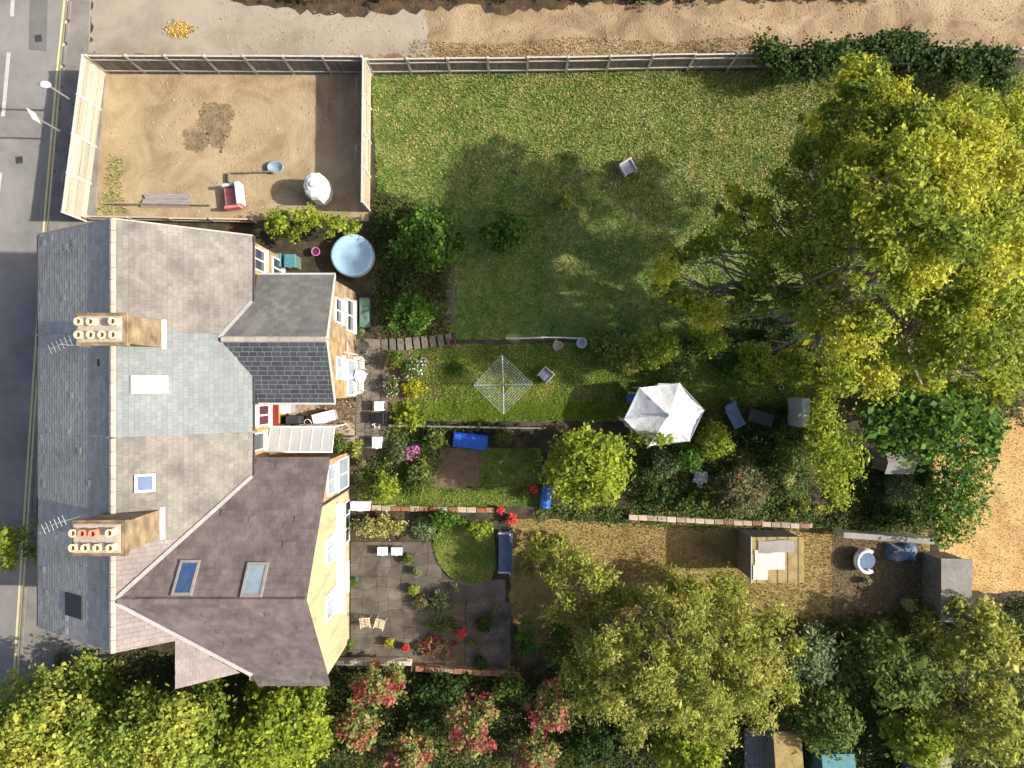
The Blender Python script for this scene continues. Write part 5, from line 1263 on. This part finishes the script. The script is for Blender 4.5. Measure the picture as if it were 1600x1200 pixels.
# ------------------------------------------------------------------ yard and upper garden things
q = P(549, 398, .75); t = thing('round_pool', 'round paddling pool under a wrinkled sky-blue cover', 'pool', (q.x, q.y, 0))
MB().lathe((q.x, q.y, 0), [(1.0, 0), (1.04, .3), (1.0, .62), (.94, .62), (.93, .5)], 36).build('pool_wall', M['pool_wall'], t, smooth=True)
prof = [(1.02, .58), (1.0, .66), (.9, .66), (.7, .62), (.45, .60), (.2, .61), (.02, .61)]
MB().lathe((q.x, q.y, 0), prof, 48, wob=.008).build('cover', M['pool_cover'], t, smooth=True)
q = P(490, 288, 1.5); t = thing('water_tank', 'white domed plastic tank standing in the fence shade of the yard', 'tank', (q.x, q.y, 0))
MB().lathe((q.x, q.y, 0), [(.52, 0), (.58, .1), (.58, 1.2), (.50, 1.42), (.30, 1.55), (.02, 1.6)], 10, sx=1, sy=1.15).build('body', M['white'], t)
MB().lathe((q.x, q.y, 1.54), [(.16, 0), (.17, .06), (.15, .1)], 12).build('cap', M['white_dull'], t)
q = P(432, 263); t = thing('blue_bowl', 'pale blue round bowl on the yard soil near the tank', 'bowl', (q.x, q.y, 0))
MB().lathe(q, [(.24, 0), (.38, .2), (.4, .22), (.34, .2), (.2, .06)], 18, sx=1.05, sy=.8).build('bowl', M['glass_pale'], t, smooth=True)
q = P(366, 306, .4); t = thing('garden_armchair', 'garden armchair with pink cushions and white side in the yard', 'chair', (q.x, q.y, 0))
def bxq(name, c_, d_, m, rz=.12): MB().box(q.xy.to_3d() + Matrix.Rotation(rz, 3, 'Z') @ Vector(c_), d_, rz=rz, bev=.04).build(name, m, t)
bxq('seat', (-.12, -.05, .35), (.7, .95, .2), M['pink']); bxq('backrest', (.33, 0, .55), (.22, 1.05, .7), M['white']); bxq('arm', (-.1, .5, .42), (.75, .14, .5), M['grey_light']); bxq('arm', (-.1, -.56, .42), (.75, .14, .5), M['pink'])
for sx in (-1, 1):
    for sy in (-1, 1): bxq('leg', (sx * .35, sy * .45, .12), (.06, .06, .24), M['dark_grey'])
t = thing('plank_stack', 'low stack of grey planks beside the pink armchair', 'planks', P(262, 314))
for k in range(5):
    q = P(262 + R.uniform(-4, 4), 306 + k * 4); MB().box((q.x, q.y, .10 + .02 * (k % 2)), (2.3 + R.uniform(-.2, .2), .12, .05), rz=R.uniform(-.06, .02), bev=.006).build('plank', M['plank_grey'], t)
for k in (-1, 1): MB().box((P(262 + 24 * k, 314).x, P(262, 314).y, .03), (.1, .6, .06)).build('bearer', M['plank_grey'], t)
t = thing('timber_frame', 'dark timber bed frame edging at the foot of the yard', 'edging', P(240, 322))
for (x0, y0, x1, y1) in ((172, 320, 330, 322), (360, 272, 430, 270), (360, 272, 360, 286)):
    a, b = P(x0, y0), P(x1, y1); d = b - a; MB().box(((a.x + b.x) / 2, (a.y + b.y) / 2, .13), (d.length, .06, .26), rz=math.atan2(d.y, d.x), bev=.008).build('timber', M['grey_wood'], t)
bin_('teal wheelie bin between house end wall and olive bush', 440, 412, .55, .6, 1.0, M['teal'], M['teal'], name='wheelie_bin')
bin_('dark teal wheelie bin beside the other teal bin', 463, 413, .5, .58, .95, M['green_plastic'], M['teal'], name='wheelie_bin')
pot('magenta pot in the shade left of round pool', 496, 395, .2, .35, M['magenta'])
bin_('green garden storage bench by the beige wing wall', 573, 490, .42, 1.35, .55, M['green_plastic'], M['green_plastic'], name='storage_bench', cat='bench')
pot('white pot below the green storage bench', 566, 517, .17, .3, M['grey_light'], fl='silver')
shrub('magenta_flowers', 'magenta flowering plant among the green shrubs', 644, 706, 11, 12, .8, 'mid', cat='flowers', n=5, cr=.2, seed=310, dens=900, L=.1, W=.07, flowers=(M['magenta'], 500, .09))
rng = np.random.default_rng(77); n = 900; q = P(281, 46)
pp = np.stack([q.x + rng.normal(0, .26, n), q.y + rng.normal(0, .15, n), .02 + .05 * rng.random(n)], 1)
th = rng.uniform(0, 6.28, n); ax = np.stack([np.cos(th), np.sin(th), rng.normal(0, .3, n)], 1) * .05; sd2 = np.stack([-np.sin(th), np.cos(th), rng.normal(0, .3, n)], 1) * .035
props(link('leaf_drift', np_mesh('leaf_drift', np.stack([pp - ax, pp + sd2, pp + ax, pp - sd2], 1), 4), leafmat('leaf_ochre', [(.22, .15, .06), (.42, .28, .07), (.54, .38, .10)], nm=.3, trans=.1)), 'small drift of ochre-yellow leaves on the concrete driveway', 'leaves', kind='stuff')
# street posts
q = P(117, 218); t = thing('sign_post', 'grey post with pale sign plate on pavement beside cream fence', 'sign post', (q.x, q.y, .09))
MB().tube([(q.x, q.y, .05), (q.x, q.y, 3.3)], .045, 10).build('pole', M['metal'], t)
MB().box((q.x + .05, q.y, 3.0), (.03, .55, .55), rz=.5, bev=.01).build('sign_plate', M['white_dull'], t)
q = P(138, 174); t = thing('street_lamp', 'street lamp post with white lantern on pavement behind cream fence', 'street lamp', (q.x, q.y, .09))
MB().tube([(q.x, q.y, .05), (q.x, q.y, .9), (q.x, q.y, 3.0)], [.07, .055, .04], 10).build('pole', M['metal'], t)
MB().lathe((q.x - .1, q.y, 2.95), [(.08, 0), (.24, .06), (.22, .14), (.05, .2)], 16, sx=1.2, sy=.7).build('lantern', M['white'], t, smooth=True)

# ------------------------------------------------------------------ flower garden and lower garden things
# gazebo
c = P(1040, 648, 2.2); t = thing('gazebo', 'white canvas gazebo with peaked roof beside lime tree', 'gazebo', (c.x, c.y, 0))
Rg, ze, zp = 1.86, 2.0, 2.75
ang0 = math.radians(8)
ring = [Vector((c.x + math.cos(ang0 + k * math.pi / 3) * Rg, c.y + math.sin(ang0 + k * math.pi / 3) * Rg * .84, ze)) for k in range(6)]
top = Vector((c.x, c.y, zp))
for k in range(6):
    a, b = ring[k], ring[(k + 1) % 6]; n = 12; idx = {}; vs_ = []; fs = []
    for i in range(n + 1):
        for j in range(n + 1 - i):
            u_, v_ = i / n, j / n; w_ = 1 - u_ - v_
            p = a * u_ + b * v_ + top * w_
            rim = u_ + v_
            sag = -.16 * (4 * u_ * v_) - .07 * math.sin(math.pi * rim)
            p.z += sag + (.018 * math.sin(17 * u_ - 9 * v_ + k) * rim + R.uniform(-.012, .012)) * (1 if 0 < w_ < 1 else .2)
            idx[i, j] = len(vs_); vs_.append(p)
    for i in range(n):
        for j in range(n - i):
            fs.append((idx[i, j], idx[i + 1, j], idx[i, j + 1]))
            if i + j < n - 1: fs.append((idx[i + 1, j], idx[i + 1, j + 1], idx[i, j + 1]))
    MB().add(vs_, fs).build('roof_panel', M['canvas'], t, smooth=True, fix=False)
    dn = Vector((0, 0, -.25)); MB().add([a, b, b + dn, (a + b) / 2 + dn * .8, a + dn], [(0, 1, 2, 3, 4)]).build('valance', M['canvas'], t, fix=False)
    MB().tube([(a.x, a.y, 0), a], .022, 8).build('pole', M['white'], t)
MB().lathe((top.x, top.y, top.z - .03), [(.12, 0), (.05, .1), (.02, .2)], 10).build('finial', M['white'], t)
for k in (3, ):      # one side curtain on the shaded side
    a, b = ring[k], ring[(k + 1) % 6]; mb = MB(); n = 12; vs_ = []
    for i in range(n + 1):
        p = a.lerp(b, i / n); nrm_ = (b - a).cross(Vector((0, 0, 1))).normalized() * .05 * math.sin(i * 2.1); vs_ += [p + nrm_ + Vector((0, 0, -.05)), p + nrm_ * 1.5 + Vector((0, 0, .05 - ze))]
    mb.add(vs_, [(2 * i, 2 * i + 2, 2 * i + 3, 2 * i + 1) for i in range(n)]); mb.build('side_curtain', M['canvas'], t, fix=False)
bin_('pale grey box on the top edge beside white gazebo', 1031, 606, .55, .4, .9, M['grey_light'], M['grey_light'], name='storage_box', cat='box')
bin_('dark blue box at the left corner of white gazebo', 985, 622, .4, .4, .5, M['blue_dull'], M['blue_plastic'], name='storage_box', cat='box')
# blue tarpaulin bench
a = P(735, 689, .5); t = thing('covered_bench', 'garden bench wrapped in a bright blue tarpaulin beside the soil bed', 'bench', (a.x, a.y, 0))
mb = MB(); n = 14; vs_ = []
for i in range(n + 1):
    x = -.82 + 1.64 * i / n; z_ = R.uniform(-.015, .015)
    for (yy, zz) in ((-.40, .05), (-.36, .42 + z_), (-.05, .48 - z_), (.22, .50 + z_), (.34, .62), (.40, .05)): vs_.append((x, yy + R.uniform(-.015, .015), zz))
fs = []
for i in range(n):
    for j in range(5): fs.append((i * 6 + j, (i + 1) * 6 + j, (i + 1) * 6 + j + 1, i * 6 + j + 1))
fs += [tuple(range(6)), tuple(range(n * 6, n * 6 + 6))[::-1]]
Rz = Matrix.Rotation(math.radians(-6), 4, 'Z'); mb.add([a.xy.to_3d() + (Rz @ Vector(v)) for v in vs_], fs); mb.build('tarpaulin', M['blue_tarp'], t)
for sx in (-1, 1):
    for sy in (-1, 1): p = a.xy.to_3d() + Rz @ Vector((sx * .7, sy * .28, .1)); MB().box(p, (.06, .06, .2)).build('leg', M['grey_wood'], t)
q = P(853, 776, .3); t = thing('blue_barrel', 'bright blue plastic barrel lying beside the lime tree', 'barrel', (q.x, q.y, 0))
MB().lathe((0, 0, 0), [(.05, -.58), (.24, -.56), (.27, -.5), (.27, -.2), (.29, -.18), (.29, -.14), (.27, -.12), (.27, .2), (.29, .22), (.29, .26), (.27, .28), (.27, .5), (.24, .56), (.05, .58)], 18).build('barrel', M['blue_plastic'], t, smooth=False)
o = t.children[0]; o.data.transform(Matrix.Translation((0, 0, 0))); 
Mx = Matrix.Translation((0, 0, .29)) @ Matrix.Rotation(math.radians(-8), 4, 'Z') @ Matrix.Rotation(math.pi / 2, 4, 'X') @ Matrix.Translation(q.xy.to_3d())
o.data.transform(Mx)
q = P(1144, 652); 
def lounger(label, px, py, rz, m):
    q = P(px, py); t = thing('garden_lounger', label, 'lounger', (q.x, q.y, 0)); Rz = Matrix.Rotation(rz, 4, 'Z')
    W = lambda v: q + (Rz @ Vector(v))
    MB().box(W((0, 0, .34)), (.62, 1.0, .07), rz=rz, bev=.02).build('seat', m, t)
    MB().box(W((0, .62, .52)), (.62, .5, .06), M=Rz @ Matrix.Rotation(.8, 4, 'X'), bev=.02).build('backrest', m, t)
    for sx in (-1, 1):
        for sy in (-1, 1): MB().tube([W((sx * .27, sy * .42, 0)), W((sx * .27, sy * .42, .32))], .018, 6).build('leg', M['metal'], t)
lounger('dull blue garden lounger in the shade right of gazebo', 1146, 652, .5, M['blue_dull']); lounger('grey-blue lounger second right of gazebo, in shade', 1188, 653, 1.3, M['dark_grey'])
q = P(1258, 645, 1.6); t = thing('white_locker', 'tall pale metal locker beside the lime conifer', 'locker', (q.x, q.y, 0))
MB().box((q.x, q.y, .85), (.36, 1.35, 1.7), bev=.02).build('body', M['grey_light'], t)
for k in (-1, 1): MB().box((q.x - .192, q.y + k * .33, .85), (.02, .62, 1.6), bev=.006).build('door', M['white_dull'], t)
# bench by the round lawn
def bench(label, px, py, rz, ln, m, m2):
    q = P(px, py, .4); t = thing('garden_bench', label, 'bench', (q.x, q.y, 0)); Rz = Matrix.Rotation(rz, 4, 'Z'); b = q.xy.to_3d()
    W = lambda v: b + (Rz @ Vector(v))
    for k in range(5): MB().box(W((0, -.22 + k * .11, .44)), (ln, .09, .025), rz=rz).build('seat_slat', m, t)
    for k in range(4): MB().box(W((0, .29 + .03 * k, .55 + k * .12)), (ln, .03, .09), rz=rz).build('back_slat', m, t)
    for sx in (-1, 1):
        x = sx * (ln / 2 - .06)
        MB().box(W((x, -.22, .22)), (.06, .06, .44), rz=rz).build('leg', m2, t); MB().box(W((x, .28, .48)), (.06, .06, .96), rz=rz).build('leg', m2, t); MB().box(W((x, .02, .66)), (.07, .6, .04), rz=rz).build('arm_rest', m2, t)
    return t
bench('blue-grey slatted bench at the right of the round lawn', 788, 862, math.radians(-90), 2.0, M['blue_dull'], M['grey_light'])
slat_chair('pale pink patio chair left of the paved patio foot', 572, 972, .1, M['pot_cream'], 'patio chairs below house')
slat_chair('second pale patio chair, right one at the patio foot', 594, 974, -.3, M['pot_cream'], 'patio chairs below house')
bin_('white box at the top of the paved patio, left one', 600, 858, .45, .35, .4, M['white_dull'], M['white'], name='storage_box', cat='box')
bin_('lavender-blue box at the top of the paved patio, right one', 622, 858, .5, .35, .4, M['blue_dull'], M['grey_light'], name='storage_box', cat='box')
for (px, py, rr_, mm, fl_, lb) in ((640, 870, .2, 'terracotta', 'mid', 'terracotta pot with green plant, upper right of paved patio'), (652, 890, .16, 'terracotta', 'silver', 'small pot with silvery plant right of the paved patio'), (648, 918, .2, 'dark_grey', 'lime', 'dark pot with lime plant at the patio bed corner'), (610, 1000, .18, 'stone', 'gold', 'stone pot with golden plant below the patio chairs'), (548, 1004, .18, 'terracotta', 'mid', 'terracotta pot at the house corner below patio chairs'), (636, 1008, .16, 'terracotta', 'flower_red', 'pot of red flowers at the lower right of paved patio'), (776, 950, .15, 'stone', 'silver', 'pale pot at the top of slab terrace'), (740, 1000, .15, 'terracotta', 'mid', 'small terracotta pot in the middle of slab terrace'), (710, 915, .16, 'terracotta', 'rust', 'pot with rusty plant on the path under round lawn')):
    pot(lb, px, py, rr_, .32, M[mm], fl=fl_)
pot('teal pot against the house on the paved patio', 556, 905, .18, .4, M['teal'], fl='mid')
bin_('white bench at the wing corner above variegated hedge', 566, 788, .9, .4, .45, M['white_dull'], M['white'], name='storage_bench', cat='bench')
# white bird table etc. left of middle fence: outbuilding
a, b = P(1149, 890), P(1226, 823)
x0, x1, y0, y1 = a.x, b.x, a.y, b.y
t = thing('outbuilding', 'flat-roofed shed with patched pale and tan roof on the dry lawn', 'shed', ((x0 + x1) / 2, (y0 + y1) / 2, 0))
MB().prism([(x0 + .08, y0 + .08), (x1 - .08, y0 + .08), (x1 - .08, y1 - .08), (x0 + .08, y1 - .08)], -.05, 2.2).build('wall', M['grey_wood'], t)
rf = MB().slab([(x0, y0, 2.32), (x1, y0, 2.25), (x1, y1, 2.25), (x0, y1, 2.32)], .1).build('roof', M['felt_tan'], t)
for k in range(5): MB().box((x0 + (x1 - x0) * (k + .5) / 5, (y0 + y1) / 2, 2.315 - .07 * (k + .5) / 5 + .012), (.04, y1 - y0 - .02, .03)).build('batten', M['grey_wood'], rf)
MB().box((x0 - .015, (y0 + y1) / 2, 2.27), (.03, y1 - y0 + .05, .14)).build('fascia', M['white_dull'], t)
for k, (ax, ay, bx_, by) in enumerate(((.05, .30, .62, .72), (.12, .66, .8, .93), (.02, .08, .3, .4))):
    MB().prism(rough_edge([(x0 + (x1 - x0) * ax, y0 + (y1 - y0) * ay), (x0 + (x1 - x0) * bx_, y0 + (y1 - y0) * ay), (x0 + (x1 - x0) * bx_, y0 + (y1 - y0) * by), (x0 + (x1 - x0) * ax, y0 + (y1 - y0) * by)], .05), 2.30, 2.355 + .01 * k).build('roof_patch', M['white_dull'] if k != 1 else M['felt_grey'], rf)
MB().box((x0 + .05, y0 + .7, 1.0), (.06, .8, 1.95)).build('door', M['grey_wood'], t)
# wall at the right of the outbuilding yard and its shed
a, b = P(1440, 950, 0), P(1480, 862, 0)
t = thing('lean_to_shed', 'grey-roofed narrow shed at the corner of the straw field', 'shed', ((a.x + b.x) / 2, (a.y + b.y) / 2, 0))
MB().prism([(a.x, a.y), (b.x - .2, a.y + .1), (b.x - .1, b.y), (a.x, b.y)], -.05, 1.7).build('wall', M['grey_wood'], t)
MB().slab([(a.x - .1, a.y - .1, 1.72), (b.x - .1, a.y - .05, 1.9), (b.x, b.y + .1, 1.9), (a.x - .1, b.y + .1, 1.72)], .07).build('roof', M['felt_grey'], t)
a, b = P(1300, 828), P(1438, 838)
t = thing('garden_wall', 'pale-topped rendered wall above the shaded yard with blue tarpaulin', 'wall', ((a.x + b.x) / 2, a.y, 0))
d = b - a; MB().box(((a.x + b.x) / 2, (a.y + b.y) / 2, .55), (d.length, .2, 1.1), rz=math.atan2(d.y, d.x)).build('wall', M['post'], t); MB().box(((a.x + b.x) / 2, (a.y + b.y) / 2, 1.13), (d.length, .28, .07), rz=math.atan2(d.y, d.x), bev=.015).build('coping', M['felt_grey'], t)
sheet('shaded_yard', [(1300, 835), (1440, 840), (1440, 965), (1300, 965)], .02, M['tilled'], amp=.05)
q = P(1352, 876, .4); t = thing('garden_armchair', 'white rounded garden armchair with blue seat in the shaded yard', 'chair', (q.x, q.y, 0))
mb = MB(); pts = [Vector((q.x + math.cos(math.radians(d)) * .48, q.y + math.sin(math.radians(d)) * .52, .6)) for d in range(60, 301, 20)]
mb.tube(pts, .09, 8); mb.tube([p - Vector((0, 0, .22)) for p in pts], .09, 8); mb.build('tub_back', M['white'], t, smooth=True)
MB().lathe((q.x + .05, q.y, .32), [(.42, 0), (.44, .05), (.42, .11)], 18).build('seat', M['blue_dull'], t)
for k in range(4): a_ = k * 1.5708 + .785; MB().tube([(q.x + math.cos(a_) * .35, q.y + math.sin(a_) * .35, 0), (q.x + math.cos(a_) * .33, q.y + math.sin(a_) * .33, .34)], .025, 6).build('leg', M['white'], t)
q = P(1406, 862); t = thing('tarpaulin_heap', 'heap covered with a dark blue tarpaulin in the shaded yard corner', 'tarpaulin', (q.x, q.y, 0))
nx_, ny_ = 18, 12; vs_ = []; fs = []
for i in range(nx_ + 1):
    for j in range(ny_ + 1):
        u_, v_ = i / nx_ * 2 - 1, j / ny_ * 2 - 1; e_ = max(abs(u_), abs(v_))
        z_ = (.55 - .12 * u_ + .1 * math.sin(3 * u_ + 2 * v_) + R.uniform(-.03, .03)) * (1 - e_ ** 5) + .02
        vs_.append((q.x + u_ * .75 + .05 * math.sin(4 * v_), q.y + v_ * .45 + .04 * math.sin(5 * u_), z_))
for i in range(nx_):
    for j in range(ny_): k = i * (ny_ + 1) + j; fs.append((k, k + ny_ + 1, k + ny_ + 2, k + 1))
MB().add(vs_, fs).build('tarpaulin', M['blue_dull'], t, fix=False)
for sx in (-.5, .3): MB().box((q.x + sx, q.y + .1, .56), (.22, .11, .07), rz=.4 + sx, bev=.008).build('brick_weight', M['terracotta'], t)
pot('pale pot on the shaded yard below white armchair', 1350, 905, .16, .3, M['stone'], fl='silver'); pot('tall stone pot in the shaded yard by the grey shed', 1412, 940, .25, .5, M['stone'], fl='varieg')
# decking and sheds along the bottom edge
a, b = P(1160, 1260), P(1206, 1132)
dk = thing('deck', 'grey weathered board deck at the bottom edge between trees', 'deck', ((a.x + b.x) / 2, (a.y + b.y) / 2, 0))
n = 12
for k in range(n):
    x = a.x + (b.x - a.x) * (k + .5) / n; MB().box((x, (a.y + b.y) / 2 + R.uniform(-.04, .04), .30), ((b.x - a.x) / n - .012, b.y - a.y, .03)).build('deck_board', M['plank_grey'], dk)
for yy in (a.y + .3, (a.y + b.y) / 2, b.y - .3): MB().box(((a.x + b.x) / 2, yy, .14), (b.x - a.x, .1, .28)).build('joist', M['plank_grey'], dk)
q = P(1236, 1180); 
def shed(label, px0, py0, px1, py1, h, m, rm):
    a, b = P(px0, py1, h), P(px1, py0, h); t = thing('garden_shed', label, 'shed', ((a.x + b.x) / 2, (a.y + b.y) / 2, 0))
    MB().prism([(a.x + .1, a.y + .1), (b.x - .1, a.y + .1), (b.x - .1, b.y - .1), (a.x + .1, b.y - .1)], 0, h - .3).build('wall', m, t)
    ym = (a.y + b.y) / 2
    MB().slab([(a.x, a.y, h - .3), (b.x, a.y, h - .3), (b.x, ym, h), (a.x, ym, h)], .05).build('roof_slope', rm, t); MB().slab([(a.x, ym, h), (b.x, ym, h), (b.x, b.y, h - .3), (a.x, b.y, h - .3)], .05).build('roof_slope', rm, t)
shed('brown felt-roofed shed at the bottom edge right of deck', 1212, 1148, 1256, 1260, 2.0, M['grey_wood'], M['felt_tan']); shed('grey-roofed shed at the bottom edge near the corner', 1440, 1180, 1490, 1260, 2.0, M['grey_wood'], M['felt_grey'])
shed('teal-roofed shed at the bottom edge, middle of the sheds', 1288, 1184, 1340, 1260, 2.0, M['teal'], M['teal'])
shed('small grey shed roof under bright green broad-leaved tree', 1388, 704, 1434, 742, 2.0, M['grey_wood'], M['felt_grey'])
